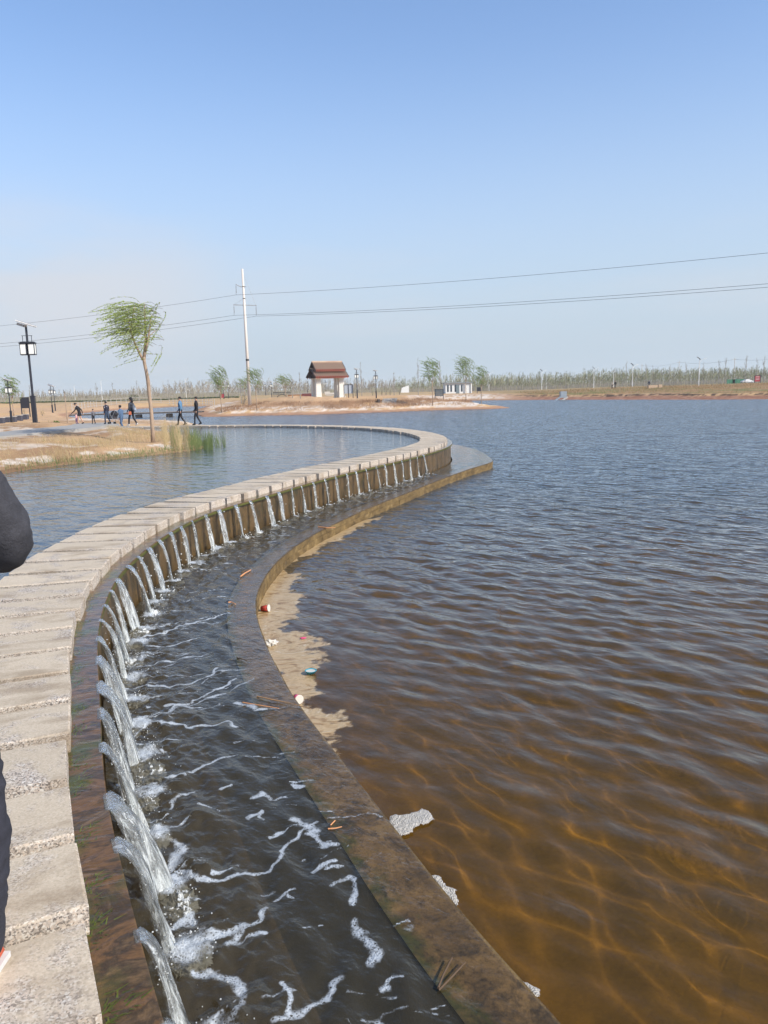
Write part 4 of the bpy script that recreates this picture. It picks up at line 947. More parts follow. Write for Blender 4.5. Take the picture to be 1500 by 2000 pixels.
mb = MB(); mb.box((0.05, 0, 13.35), (3.1, .09, .10), tilt=Matrix.Rotation(R_(3), 3, 'Y')); mb.build('crossarm', galv, e)
mb = MB(); mb.tube([(.1, 0, 17.2), (1.5, 0, 13.3)], .015, 4); mb.tube([(-.05, 0, 14.2), (-1.45, 0, 13.43)], .015, 4); mb.build('stay_rod', galv, e)
ins = []
for x_, z1 in ((-1.0, 16.05), (-1.42, 13.42), (1.52, 13.24)):
    mb = MB(); mb.tube([(x_, 0, z1), (x_ - .05, 0, z1 - 1.35)], .016, 4)
    for q in range(6): mb.tube([(x_, 0, z1 - .25 - q * .15), (x_, 0, z1 - .32 - q * .15)], [.05, .07], 6)
    mb.build('insulator', m_ins, e); ins.append(Vector(pp) + Vector((x_ - .05, 0, z1 - 1.35)))
m_wire = mat('wire', (.10, .10, .11), .5)
def wire(a, b_, sag, name, lab, r=.017):
    pts = []
    for q in range(41): f = q / 40; p = Vector(a).lerp(Vector(b_), f); p.z -= 4 * sag * f * (1 - f); pts.append(p)
    mb = MB(); mb.tube(pts, r, 4); o = mb.build(name, m_wire); tag(o, lab, 'power line', 'overhead power lines')
vdir = Vector((60, -41, 0))
def wire_end(a, px, py, sag_f, s_tot):   # second pole end far to the right chosen so the span passes the seen height
    return Vector((a.x, a.y, 0)) + Vector((math.sin(0), 0, 0))
A, B_, Cc = ins
wire(A, (A.x + 124, A.y - 85, 15.8), 2.1, 'power_line', 'upper single power line running from the pole to the right edge')
wire(B_, (B_.x + 124, B_.y - 85, 13.2), 2.1, 'power_line', 'lower power line nearest the shaft running to the right edge')
wire(Cc, (Cc.x + 124, Cc.y - 85, 13.1), 2.1, 'power_line', 'lowest power line hanging from the right insulator to the right edge')
wire(A, (A.x - 118, A.y + 34, 15.8), 2.7, 'power_line', 'upper single power line running from the pole to the left edge')
wire(B_, (B_.x - 118, B_.y + 34, 13.1), 2.6, 'power_line', 'lower left power line leaving the left insulator')
wire(Cc, (Cc.x - 118, Cc.y + 36, 12.8), 2.6, 'power_line', 'lowest power line passing behind the willow to the left edge')
# second, distant line of poles across the right
pts = []
for px, D in ((1325, 330), (1433, 300), (1253, 380), (1560, 262)):
    x, y, z = pl(px, 750, D); h_ = 9.5; mb = MB(); mb.tube([(0, 0, 0), (0, 0, h_)], [.16, .1], 6); mb.box((0, 0, h_ - .6), (1.6, .1, .1)); o = mb.build('utility_pole', m_pole, loc=(x, y, z))
    tag(o, {1325: 'thin utility pole left of the tallest street lamp, above the wood', 1433: 'utility pole beyond the green fence at the right', 1253: 'faint farthest utility pole above the wood near the lone walker', 1560: 'utility pole just outside the right edge'}[px], 'utility pole', 'distant utility poles'); pts.append(Vector((x, y, z + h_ - .5)))
for a, b_ in ((2, 0), (0, 1), (1, 3)): wire(pts[a], pts[b_], 1.0, 'power_line', {2: 'faint far wire left of the tallest street lamp', 0: 'faint far wire between the two utility poles right of the tallest street lamp', 1: 'faint far wire running out to the right edge'}[a], .03)

# ================================================================ roofed memorial gate
gx, gy, gz = pl(641, 777, 115.0); gate = empty('memorial_gate', (gx, gy, gz - .02), R_(27)); tag(gate, 'roofed gate with two tiers of red-brown tiles on four pale stone columns', 'gate')
m_col = mat('gate_stone', (.66, .63, .57), .8, var=.06); m_tile, t, b = newmat('clay_tile'); n_ = noise(t, 1.4, 4, .6, objc(t)); t.links.new(ramp(t, n_, [(.3, (.36, .22, .15)), (.5, (.46, .31, .22)), (.7, (.52, .38, .27))]), b.inputs['Base Color']); b.inputs['Roughness'].default_value = .7
m_pan = mat('roof_pan', (.035, .022, .02), .8); m_red = mat('eave_red', (.42, .13, .09), .6); m_wood = mat('dark_timber', (.045, .03, .028), .7)
GL, GD = 4.5, 1.9
for sx in (-1, 1):
    for sy in (-1, 1):
        cx, cy = sx * (GL / 2 - .42), sy * (GD / 2 - .28); k = 0
        for z0, z1, w0 in ((0, .95, .86), (.955, 1.9, .80), (1.905, 2.72, .74)):
            mb = MB(); mb.box((cx, cy, (z0 + z1) / 2), (w0, w0 * .72, z1 - z0), taper=.95); mb.build('column_block', m_col, gate)
        mb = MB(); mb.box((cx, cy, 2.80), (.84, .66, .16), taper=1.08); mb.box((cx, cy, .06), (.96, .8, .14)); mb.build('capital', m_col, gate)
mb = MB(); mb.box((0, -GD / 2 + .28, 2.98), (GL + .4, .22, .26)); mb.box((0, GD / 2 - .28, 2.98), (GL + .4, .22, .26))
for sx in (-1, 1): mb.box((sx * (GL / 2 - .42), 0, 3.0), (.22, GD + .5, .24)); mb.box((sx * (GL / 2 - .2), 0, 3.5), (.16, .35, 1.0)); mb.box((sx * (GL / 2 - .1), 0, 3.25), (.12, 1.5, .35))
mb.box((0, 0, 4.0), (GL - .2, .6, .55)); mb.build('frame_beams', m_wood, gate)
def roof(zr, ze, half, length, nm):
    grp_ = MB()
    for sy in (-1, 1):
        a = Vector((0, 0, zr)); e_ = Vector((0, sy * half, ze)); nrm = Vector((0, sy * (zr - ze), half)).normalized()
        V = []
        for x_ in (-length / 2, length / 2):
            for p in (a, e_):
                V += [Vector((x_, 0, 0)) + p, Vector((x_, 0, 0)) + p - nrm * .12]
        grp_.add(V, [(0, 2, 6, 4), (1, 5, 7, 3), (2, 3, 7, 6), (0, 4, 5, 1), (0, 1, 3, 2), (4, 6, 7, 5)])
    rf_ = grp_.build(nm, m_pan, gate)
    n_r = 17; me_t = {}; me_e = {}
    for sy in (-1, 1):
        nrm = Vector((0, sy * (zr - ze), half)).normalized(); d_ = Vector((0, sy * half, ze - zr)); mb = MB(); mb.tube([nrm * .05, d_ * 1.02 + nrm * .05], .066, 7); me_t[sy] = mb.mesh('tile_ridge', m_tile)
        mb = MB(); mb.tube([d_ * 1.0 + nrm * .05, d_ * 1.05 + nrm * .045], .10, 8); mb.box(tuple(d_ * 1.01 + Vector((0, 0, -.12))), (.13, .06, .22)); me_e[sy] = mb.mesh('eave_tile', m_red)
    for k in range(n_r):
        for sy in (-1, 1):
            for me_ in (me_t, me_e):
                o = bpy.data.objects.new('tile_ridge' if me_ is me_t else 'eave_tile', me_[sy]); COL.objects.link(o); o.parent = rf_; o.location = (-length / 2 + .12 + (length - .24) * k / (n_r - 1), 0, zr)
    mb = MB(); mb.tube([(-length / 2 - .08, 0, zr + .10), (length / 2 + .08, 0, zr + .10)], .13, 8); mb.build('ridge', m_tile, gate)
    for sx in (-1, 1):
        for sy in (-1, 1):
            mb = MB(); mb.tube([(sx * (length / 2 + .05), 0, zr + .02), (sx * (length / 2 + .05), sy * half, ze - .02)], .11, 6); mb.build('barge_board', m_wood, gate)
roof(5.12, 4.05, 1.25, 4.65, 'upper_roof'); roof(4.15, 3.05, 1.75, 5.15, 'lower_roof')

# ================================================================ flat-roofed hut, signs, boards, walls
hx, hy, hz = pl(893, 768, 178); hut = empty('hut', (hx, hy, hz), R_(6)); tag(hut, 'small white flat-roofed hut with narrow dark windows behind the willows', 'hut')
m_hut = mat('hut_wall', (.66, .67, .66), .8, var=.05); m_win = mat('dark_glass', (.03, .045, .06), .12, spec=.6)
mb = MB(); mb.box((0, 0, 1.15), (6.0, 3.2, 2.3)); mb.build('wall', m_hut, hut)
mb = MB(); mb.box((0, 0, 2.40), (6.6, 3.9, .16), tilt=Matrix.Rotation(R_(1.2), 3, 'X')); mb.build('roof', mat('roof_slab', (.22, .23, .24), .7), hut)
for x_, w_, h_ in ((-2.45, .35, 1.5), (-1.7, .35, 1.5), (-.7, .38, 1.6), (.75, .35, 1.5)):
    mb = MB(); mb.box((x_, -1.62, 1.2), (w_, .06, h_)); f_ = mb.build('window', m_win, hut); mb = MB(); mb.box((x_, -1.64, 1.2 + h_ / 2 + .03), (w_ + .1, .1, .06)); mb.build('frame', m_hut, f_)
mb = MB(); mb.box((-.2, -1.63, 1.0), (.75, .07, 1.95)); mb.build('door', mat('hut_door', (.16, .2, .22), .5), hut)
for x_ in (1.5, 2.9): mb = MB(); mb.box((x_, -1.75, 1.15), (.22, .22, 2.3)); mb.build('pillar', white_pt, hut)

def board(px, py, D, w_, h_, leg, lab, panel_mat, slats=False, cat='sign', name='notice_board', rz=0, glassp=False):
    x, y, z = pl(px, py, D); e = empty(name, (x, y, z), R_(rz)); tag(e, lab, cat)
    for s_ in (-1, 1): mb = MB(); mb.box((s_ * w_ / 2, 0, (leg + h_) / 2), (.09, .09, leg + h_)); mb.build('post', dk, e)
    if slats:
        n_ = 5
        for q in range(n_): mb = MB(); mb.box((0, 0, leg + .06 + (h_ - .15) * q / (n_ - 1)), (w_ - .09, .05, h_ / n_ * .82)); mb.build('slat', panel_mat, e)
    else: mb = MB(); mb.box((0, 0, leg + h_ / 2), (w_ - .10, .06, h_)); mb.build('panel', panel_mat, e)
    mb = MB(); mb.box((0, 0, leg + h_ + .04), (w_ + .12, .1, .07)); mb.build('top_rail', dk, e)
    return e
board(858, 792, 104.5, 1.1, .85, .62, 'dark slatted signboard on two posts low on the white-crusted shore', mat('slate_board', (.075, .10, .12), .5), True)
board(936, 771, 165, .85, .75, .5, 'small black sign standing behind the right willow of the peninsula', dk, name='small_sign')
board(1479, 747, 158, 1.15, 1.15, .35, 'red sign with pale lines at the right edge behind the silver car', mat('red_sign', (.36, .05, .06), .5), name='red_sign')
x, y, z = pl(1479, 747, 158); mb = MB(); 
for q in range(3): mb.box((0, -.05, .75 + q * .28), (.75, .012, .05))
o = mb.build('lettering', white_pt); o.parent = [c for c in COL.objects if c.name.startswith('red_sign') and c.type == 'EMPTY'][0]
e = board(681, 778, 112.5, 1.3, 1.2, .75, 'black framed double notice board beside the roofed gate', mat('grey_pane', (.40, .44, .48), .3)); mb = MB(); mb.box((0, -.04, 1.1), (.1, .06, 1.9)); mb.build('mullion', dk, e)
board(50, 801, 88, .9, 1.15, 1.0, 'narrow dark board on two posts left of the large lamp', dk, name='notice_board')
mb = MB(); x, y, z = pl(357, 776, 186); 
for i_, (px, D) in enumerate(((434, 190),)):
    board(434, 777, 186, 1.0, .9, .3, 'small red notice under the distant lamp pair', mat('red_sign', (.36, .05, .06), .5), name='red_notice')
# low monument walls left of the gate
def lowwall(px, py, D, w_, h_, d_, col, lab, name='garden_wall', rz=0):
    x, y, z = pl(px, py, D); e = empty(name, (x, y, z), R_(rz)); tag(e, lab, 'wall')
    mb = MB(); mb.box((0, 0, h_ / 2), (w_, d_, h_)); mb.build('panel', mat(name + '_' + str(px), col, .7, var=.25, scale=3), e); mb = MB(); mb.box((0, 0, h_ + .05), (w_ + .12, d_ + .1, .10)); mb.build('coping', m_conc, e)
lowwall(601, 776.5, 150, 2.2, .9, .4, (.16, .05, .045), 'dark red low wall touching the left gate columns'); lowwall(578, 776.5, 158, 3.2, .85, .4, (.33, .17, .07), 'orange-brown low wall between the mound and the gate')
x, y, z = pl(551, 777, 150); e = empty('arched_railing', (x, y, z)); tag(e, 'dark railing panel with an arch in it on the mound', 'railing')
mb = MB(); mb.box((0, 0, 1.25), (3.4, .08, .1)); mb.box((0, 0, .1), (3.4, .08, .1)); mb.tube([(-1.0 * math.cos(a), 0, .1 + .75 * math.sin(a)) for a in np.linspace(0, math.pi, 9)], .06, 5); mb.build('frame', dk, e)
for q in range(15): mb = MB(); mb.box((-1.6 + q * .229, 0, .68), (.05, .05, 1.1)); mb.build('bar', dk, e)
x, y, z = pl(644, 773, 190); mb = MB(); mb.box((0, 0, .6), (2.3, 1.0, .45)); mb.box((-.6, 0, .95), (1.2, .9, .35)); mb.box((0, 0, .25), (1.9, .8, .3)); o = mb.build('stone_bench', mat('pale_stone', (.62, .57, .5), .8), loc=(x, y, z)); tag(o, 'pale low stone block seen through the gate opening', 'stone')
x, y, z = pl(1151 - 360, 768, 230); mb = MB(); mb.add([(-1.2, 0, 0), (1.2, 0, 0), (1.2, 2, 0), (-1.2, 2, 0), (-.9, 0, 1.4), (1.2, 0, 2.1), (1.2, 2, 2.1), (-.9, 2, 1.4)], [(0, 1, 5, 4), (1, 2, 6, 5), (2, 3, 7, 6), (3, 0, 4, 7), (4, 5, 6, 7), (0, 3, 2, 1)]); o = mb.build('white_shed', white_pt, loc=(x, y, z)); tag(o, 'tiny white lean-to shed far behind the shore steps', 'shed')
# shore steps
x, y, z = pl(757, 788, 101); e = empty('shore_steps', (x, y, z - .25), R_(4)); tag(e, 'short flight of grey steps down the shore below the lamp', 'steps')
for q in range(5): mb = MB(); mb.box((.12 * q, .42 * q, .10 + .17 * q), (1.9, .42, .16)); mb.build('step', m_conc, e)
mb = MB(); mb.box((-1.1, .9, .45), (.28, 2.4, .7)); mb.build('side_wall', mat('dark_conc', (.10, .08, .07), .9), e)

# water outlet on the far bank
x, y, z = pl(1101, 778, 133.5); e = empty('water_outlet', (x, y, -.1)); tag(e, 'grey concrete water outlet box with a sloping apron on the far bank', 'outlet')
mb = MB(); mb.box((.25, 1.5, 1.0), (1.1, .8, 1.1)); mb.build('head_wall', mat('outlet_grey', (.30, .34, .37), .7), e)
mb = MB(); mb.box((-.75, .1, .50), (1.5, .35, .22), tilt=Matrix.Rotation(R_(-32), 3, 'Y')); mb.build('apron', mat('outlet_grey', (.30, .34, .37), .7), e)
mb = MB(); mb.box((.15, -.2, .32), (1.1, .5, .22), tilt=Matrix.Rotation(R_(-32), 3, 'Y')); mb.build('apron', mat('pale_apron', (.5, .46, .40), .8), e)

# footbridge and railing across the inlet
x0, y0, z0_ = pl(186, 808, 98, .55); x1, y1, _z = pl(350, 806, 98, .55); fb_ = empty('footbridge', ((x0 + x1) / 2, 98, 0), 0); tag(fb_, 'low dark plank footbridge on short piers across the inlet behind the walkers', 'footbridge')
Lb = x1 - x0 + 6
m_plank = mat('bridge_plank', (.24, .215, .19), .8); n_pl = 30
mb = MB(); mb.box((0, -.75, .50), (Lb, .10, .11)); mb.box((0, .75, .50), (Lb, .10, .11)); mb.build('beam', mat('bridge_beam', (.12, .105, .095), .8), fb_)
me_pl = None
for q in range(n_pl):
    if me_pl is None: mb = MB(); mb.box((0, 0, 0), (Lb / n_pl - .04, 1.7, .06)); me_pl = mb.mesh('plank', m_plank)
    o = bpy.data.objects.new('plank', me_pl); COL.objects.link(o); o.parent = fb_; o.location = (-Lb / 2 + Lb / n_pl * (q + .5), 0, .60)
for px in (215, 271, 331):
    xx = pl(px, 812, 98, 0)[0] - fb_.location.x; mb = MB(); mb.box((xx, 0, -.25), (.6, 1.0, 1.25)); mb.build('pier', mat('bridge_beam', (.12, .105, .095), .8), fb_)
def railing(pxs, D, h_, lab, nposts):
    P0 = [pl(px, 790, d_) for px, d_ in zip(pxs, D)]; C_ = resample([p[:2] for p in P0], .5); Z = terrain(C_, False)[0]; e = empty('railing', (0, 0, 0)); tag(e, lab, 'railing')
    Z = np.convolve(np.pad(Z, 6, 'edge'), np.ones(13) / 13, 'valid'); Z = np.maximum(Z, .45)
    for zz in (.2, .62, 1.05): mb = MB(); mb.tube([(C_[k][0], C_[k][1], Z[k] + zz * h_) for k in range(0, len(C_), 4)], .025, 4); mb.build('rail', white_pt2, e)
    for k in np.linspace(0, len(C_) - 1, nposts).astype(int): mb = MB(); mb.box((C_[k][0], C_[k][1], Z[k] + .5 * h_), (.07, .07, 1.15 * h_)); mb.build('post', white_pt2, e)
white_pt2 = mat('rail_grey', (.48, .46, .43), .5)
railing((140, 190, 260, 330, 400, 420), (132, 150, 166, 168, 150, 140), 1.15, 'long pale three-rail fence round the back of the inlet', 34)

# plaza blocks (two-tone low bollards) by the left edge
for i_, px in enumerate((2, 15, 26, 38, 50)):
    x, y, z = pl(px, 817 - i_ * .6, 74 + i_ * 2.0); e = empty('bollard', (x, y, z - .03)); tag(e, ['dark cube bollard at the left edge of the paved square', 'dark cube bollard second from the left edge', 'dark cube bollard just right of the far-left lamp', 'dark cube bollard, second from the right of its row', 'dark cube bollard at the right end of its row'][i_], 'bollard', 'cube bollards on the paved square')
    mb = MB(); mb.box((0, 0, .27), (.5, .5, .54)); mb.build('body', mat('bollard_dark', (.07, .07, .09), .6), e); mb = MB(); mb.box((0, 0, .565), (.56, .56, .05)); mb.build('cap', m_conc, e)

# green site fences and car at the right
for px, w_ in ((1428, 2.4), (1443, 4.0)):
    x, y, z = pl(px, 745, 229); e = empty('mesh_fence', (x, y, z)); tag(e, 'green mesh site fence, ' + ('narrow one left' if px == 1428 else 'wide one') + ' behind the silver car' , 'fence')
    for q in range(4): mb = MB(); mb.box((-w_ / 2 + w_ * q / 3, 0, .7), (.1, .1, 1.5)); mb.build('post', mat('green_paint', (.04, .16, .09), .5), e)
    for q in range(3): mb = MB(); mb.box((-w_ / 2 + w_ * (q + .5) / 3, 0, .75), (w_ / 3 - .12, .04, 1.2)); mb.build('panel', mat('green_mesh', (.06, .20, .12), .7), e)
x, y, z = pl(1459, 746, 226); car = empty('parked_car', (x, y, z + .1), R_(4), .8); tag(car, 'silver car parked beside the red sign on the far right bank', 'car')
prof_ = [(-2.1, .35), (-2.15, .75), (-1.75, .95), (-1.2, 1.0), (-.65, 1.42), (.75, 1.45), (1.35, 1.05), (2.05, .95), (2.15, .6), (2.1, .35)]
def extr(prof_, w0, w1, m_, nm, par):
    n_ = len(prof_); V = [(x_, -w0 / 2 if z_ < 1.02 else -w1 / 2, z_) for x_, z_ in prof_] + [(x_, w0 / 2 if z_ < 1.02 else w1 / 2, z_) for x_, z_ in prof_]
    F = [tuple(range(n_)), tuple(range(2 * n_ - 1, n_ - 1, -1))] + [(i_, i_ + n_, (i_ + 1) % n_ + n_, (i_ + 1) % n_) for i_ in range(n_)]; mb = MB(); mb.add(V, F); return mb.build(nm, m_, par)
extr(prof_, 1.7, 1.4, mat('silver_paint', (.55, .56, .57), .3, spec=.6, var=.03), 'body', car)
extr([(-1.08, 1.03), (-.6, 1.36), (.68, 1.38), (1.15, 1.06)], 1.6, 1.44, m_win, 'window', car)
for sx in (-1.3, 1.3):
    for sy in (-.78, .78): mb = MB(); mb.tube([(sx, sy - .1, .32), (sx, sy + .1, .32)], .32, 12); wh = mb.build('wheel', mat('tyre', (.02, .02, .02), .9), car); mb = MB(); mb.tube([(sx, sy - .11, .32), (sx, sy + .11, .32)], .18, 10); mb.build('rim', galv, wh)
for sy in (-.6, .6): mb = MB(); mb.box((2.1, sy, .72), (.1, .3, .14)); mb.build('headlight', m_glassw, car)
x, y, z = pl(1278, 757, 158); mb = MB(); mb.box((0, 0, .35), (2.6, .7, .65)); mb.box((1.1, 0, .38), (.7, .9, .76)); o = mb.build('boundary_stone', mat('tan_stone', (.52, .38, .26), .9), loc=(x, y, z)); tag(o, 'long tan stone block on the far bank right of the single walker', 'stone')
# ================================================================ vegetation
def leafmat(name, c0, c1):
    m, t, b = newmat(name); n_ = noise(t, .9, 3, .6, objc(t)); n2_ = noise(t, 14, 2, .6, objc(t))
    t.links.new(mix(t, ramp(t, math_(t, 'ADD', math_(t, 'MULTIPLY', n_, .5), math_(t, 'MULTIPLY', n2_, .5)), [(.38, 0), (.62, 1)]), c0, c1), b.inputs['Base Color']); b.inputs['Roughness'].default_value = .55
    try: b.inputs['Transmission Weight'].default_value = 0
    except Exception: pass
    out = [n for n in t.nodes if n.type == 'OUTPUT_MATERIAL'][0]
    tr = nd(t, 'ShaderNodeBsdfTranslucent'); tr.inputs['Color'].default_value = (*[min(1, q * 1.5) for q in c1], 1)
    ms = nd(t, 'ShaderNodeMixShader'); ms.inputs['Fac'].default_value = .30; t.links.new(b.outputs[0], ms.inputs[1]); t.links.new(tr.outputs[0], ms.inputs[2]); t.links.new(ms.outputs[0], out.inputs['Surface'])
    return m
m_leaf = leafmat('willow_leaf', (.14, .20, .035), (.40, .48, .12)); m_leaf2 = leafmat('far_willow_leaf', (.13, .19, .06), (.28, .36, .12))
m_bark = mat('bark', (.34, .25, .18), .9, bmp=.5, var=.25, scale=3); m_twig = mat('twig', (.25, .21, .17), .9); m_twig2 = mat('grey_twig', (.27, .25, .22), .9, var=.2)
m_needle = leafmat('dark_leaf', (.03, .05, .015), (.09, .12, .035)); m_straw = leafmat('straw', (.36, .26, .13), (.60, .48, .27)); m_green = leafmat('green_blade', (.09, .13, .04), (.24, .28, .11))

def windswept(name, loc, k, trunk, limbs, starts, n_str, Ls, leaf, nleaf, lab, cat='tree', grp=None, hook=.2, mat_l=None, seed=1, rz=0, twig_r=.006, depth=.5, upw=0.0):
    """trunk/limbs/starts in a local frame (x right, z up) in metres * k; strands stream to -x in the wind"""
    g_ = random.Random(seed); e = empty(name, loc, rz); tag(e, lab, cat, grp)
    mb = MB(); mb.tube([(x * k, g_.uniform(-.02, .02) if i else 0, z * k) for i, (x, z, r_) in enumerate(trunk)], [r_ * k for x, z, r_ in trunk], 9); mb.build('trunk', m_bark, e, True)
    for L in limbs:
        dy = g_.uniform(-.35, .35) * k
        mb = MB(); mb.tube([(x * k, dy * i / len(L), z * k) for i, (x, z, r_) in enumerate(L)], [r_ * k for x, z, r_ in L], 6); mb.build('limb', m_bark, e, True)
    V = []; F = []; tb = MB()
    for s_ in range(n_str):
        x, z = starts(g_); y = g_.gauss(0, depth); L = g_.uniform(*Ls)
        isd = g_.random() < hook
        if isd: dx, dz = g_.uniform(.3, .9), g_.uniform(.2, 1.0)
        else: dx, dz = g_.uniform(-1.1 + .3 * upw, .05 + .45 * upw), g_.uniform(.25 + .35 * upw, 1.1 + .5 * upw)
        dy = g_.uniform(-.3, .3); P_ = [Vector((x, y, z))]; ns = 9
        for q in range(ns):
            f = (q + 1) / ns
            if isd: dx += (-1.0 * .5) * g_.uniform(.3, 1); dz += -.42
            else: dx += (-.34 + .16 * upw) * g_.uniform(.4, 1.3); dz += -.20 * (1 - .65 * upw) * g_.uniform(.2, 1.6)
            v_ = Vector((dx, dy, dz)).normalized() * (L / ns); P_.append(P_[-1] + v_)
        P_ = [p * k for p in P_]; tb.tube(P_, [twig_r * k * (1 - .7 * q / ns) for q in range(ns + 1)], 3, cap=False)
        for q in range(nleaf):
            f = g_.uniform(.12, 1) * ns; i0 = min(int(f), ns - 1); p = P_[i0].lerp(P_[i0 + 1], f - i0); ax = (P_[i0 + 1] - P_[i0]).normalized()
            side = ax.cross(Vector((g_.gauss(0, 1), g_.gauss(0, 1), g_.gauss(0, 1)))).normalized()
            d_ = (ax * g_.uniform(.4, 1) + side * .6).normalized() * leaf[0] * k * g_.uniform(.6, 1.2); w_ = d_.cross(side + Vector((.01, 0, 0))).normalized() * leaf[1] * k
            b0 = len(V); V += [p, p + d_ * .45 + w_, p + d_, p + d_ * .45 - w_]; F.append((b0, b0 + 1, b0 + 2, b0 + 3))
    cr = MB(); cr.add(V, F); cr.build('crown', mat_l or m_leaf, e); tb.build('twigs', m_twig, e)
    return e
pxm = lambda l, ox, oy, s_: [((x - ox) * s_ + .073 * (oy - y) * s_, (oy - y) * s_, r_) for x, y, r_ in l]
D_ = 29.0; s_ = D_ / 1500.0; base = pl(298, 864, D_)
tr_ = pxm([(299, 868, 0.087), (298, 840, 0.073), (295, 800, 0.069), (291, 765, 0.066), (289, 745, 0.070), (286, 728, 0.059), (282, 710, 0.059), (282, 700, 0.056)], 298, 864, s_)
lim = [pxm(l, 298, 864, s_) for l in ([(280, 706, .055), (273, 692, .045), (265, 676, .038), (259, 658, .03), (254, 638, .022), (250, 620, .012)],
 [(282, 703, .06), (283, 685, .055), (284, 668, .045), (282, 645, .035), (280, 620, .025), (279, 600, .012)], [(284, 690, .05), (288, 674, .035), (291, 655, .03), (293, 638, .02), (295, 622, .01)], [(283, 672, .02), (292, 660, .015), (304, 648, .01)], [(256, 648, .018), (262, 625, .014), (268, 605, .008)])]
def st_main(g_):
    r_ = g_.random()
    if r_ < .60: px, py = g_.uniform(236, 292), g_.uniform(602, 655)
    elif r_ < .84: px, py = g_.uniform(240, 282), g_.uniform(640, 685)
    elif r_ < .96: px, py = g_.uniform(282, 306), g_.uniform(612, 672)
    else: px, py = g_.uniform(278, 294), g_.uniform(672, 705)
    return (px - 282) * s_ + .073 * (864 - py) * s_, (864 - py) * s_
windswept('willow_tree', base, 1.0, tr_, lim, st_main, 230, (.55, 1.5), (.066, .0095), 66, 'windblown willow on the near bank, all its leafy shoots streaming left', seed=5, hook=.2)
def small_willow(px, py, D, hpx, wpx, lab, seed, n_=110, mt=None, grp='small windblown willows on the far shore', lean=0.0, thin=1.0):
    s2 = D / 1500.0; H_ = hpx * s2; W_ = wpx * s2; b_ = pl(px, py, D); g0 = random.Random(seed)
    tr2 = [(0, -.1, .075), (.02, H_ * .25, .06), (-.02, H_ * .45, .055), (.0, H_ * .55, .05)]
    lim2 = [[(0, H_ * .5, .04), (-W_ * .12, H_ * .65, .03), (-W_ * .15, H_ * .82, .015)], [(0, H_ * .52, .04), (W_ * .12, H_ * .68, .028), (W_ * .15, H_ * .85, .012)], [(0, H_ * .54, .035), (.02, H_ * .75, .02), (-.05, H_ * .9, .01)]]
    def st2(g_): a_ = g_.uniform(0, 1); return g_.uniform(-.22, .36) * W_, H_ * (.52 + .42 * a_ ** .8)
    return windswept('willow_tree', b_, 1.0, tr2, lim2, st2, n_, (W_ * .26, W_ * .50), (.17, .024 * thin), 26, lab, grp=grp, seed=seed, mat_l=mt or m_leaf2, hook=.10, depth=W_ * .16, twig_r=.010, upw=1.0)
small_willow(432, 789, 97, 80, 42, 'small windblown willow leaning left on the sand left of the power pole', 11, 110)
small_willow(501, 787, 97, 76, 40, 'thin pale willow directly right of the power pole', 12, 90, thin=.8)
small_willow(845, 788, 99, 84, 42, 'willow beside the slatted signboard on the white shore', 13, 110)
small_willow(910, 784, 110, 87, 44, 'left of the two willows in front of the flat-roofed hut', 14, 130)
small_willow(940, 781, 118, 74, 36, 'right and smaller of the two willows near the hut', 15, 100)
small_willow(26, 800, 84, 76, 46, 'sparse willow at the left edge behind the paved square', 16, 90, grp=None)
small_willow(558, 776, 150, 38, 40, 'low spreading pale willow bush between the pole and the gate', 17, 80, thin=1.3)
small_willow(478, 776, 135, 44, 34, 'thin willow just behind and left of the power pole', 18, 60)

def bare_tree(px, py, D, hpx, lab, seed, grp, twigs=16, spread=.22, up=1.0, mt=None, r0=.07, start=.35, name='bare_tree'):
    g_ = random.Random(seed); s2 = D / 1500.0; H_ = hpx * s2; b_ = pl(px, py, D); e = empty(name, b_); tag(e, lab, 'tree', grp)
    ln = g_.uniform(-.03, .03) * H_; mb = MB(); mb.tube([(0, 0, -.1), (ln * .4, 0, H_ * .5), (ln, 0, H_ * .97)], [r0, r0 * .7, r0 * .2], 5); mb.build('trunk', mt or m_twig2, e)
    mb = MB()
    for q in range(twigs):
        f = g_.uniform(start, .95); a_ = g_.uniform(0, 6.28); L = H_ * spread * g_.uniform(.5, 1.2) * (1.2 - f * .6); x, z = ln * f, H_ * f
        d1 = Vector((math.cos(a_) * .55, math.sin(a_) * .55, up)).normalized(); p1 = Vector((x, 0, z)); p2 = p1 + d1 * L * .5; p3 = p2 + (d1 + Vector((0, 0, .4))).normalized() * L * .5
        mb.tube([p1, p2, p3], [r0 * .3, r0 * .2, r0 * .08], 3, cap=False)
        for w_ in range(3): dd = (d1 + Vector((g_.gauss(0, .5), g_.gauss(0, .5), .3))).normalized() * L * .45; mb.tube([p2, p2 + dd], [r0 * .12, r0 * .05], 3, cap=False)
    mb.build('branches', m_twig2, e); return e
bare_tree(132, 822, 61, 64, 'slender staked sapling with a leafy tuft behind the near path', 1, None, 9, .16, 1.2, m_bark, .07, .86)
for i, a_ in enumerate([(817, 771, 150, 71, 'tall bare trunk left of the signboard willow'), (861, 769, 150, 71, 'tall bare trunk between the signboard willow and the hut'), (707, 776, 150, 66, 'bare sapling between the two lamps right of the gate'), (587, 784, 103, 50, 'bare red-brown sapling on the mound left of the gate'),
   (572, 784, 104, 38, 'short sapling with dry leaves on the mound left of the gate'), (770, 774, 150, 46, 'bushy bare sapling right of the shore-step lamp'), (471, 776, 120, 46, 'bare sapling left of the pole beside the dark bush')]): bare_tree(*a_, 30 + i, None, 16, .16, 1.6)
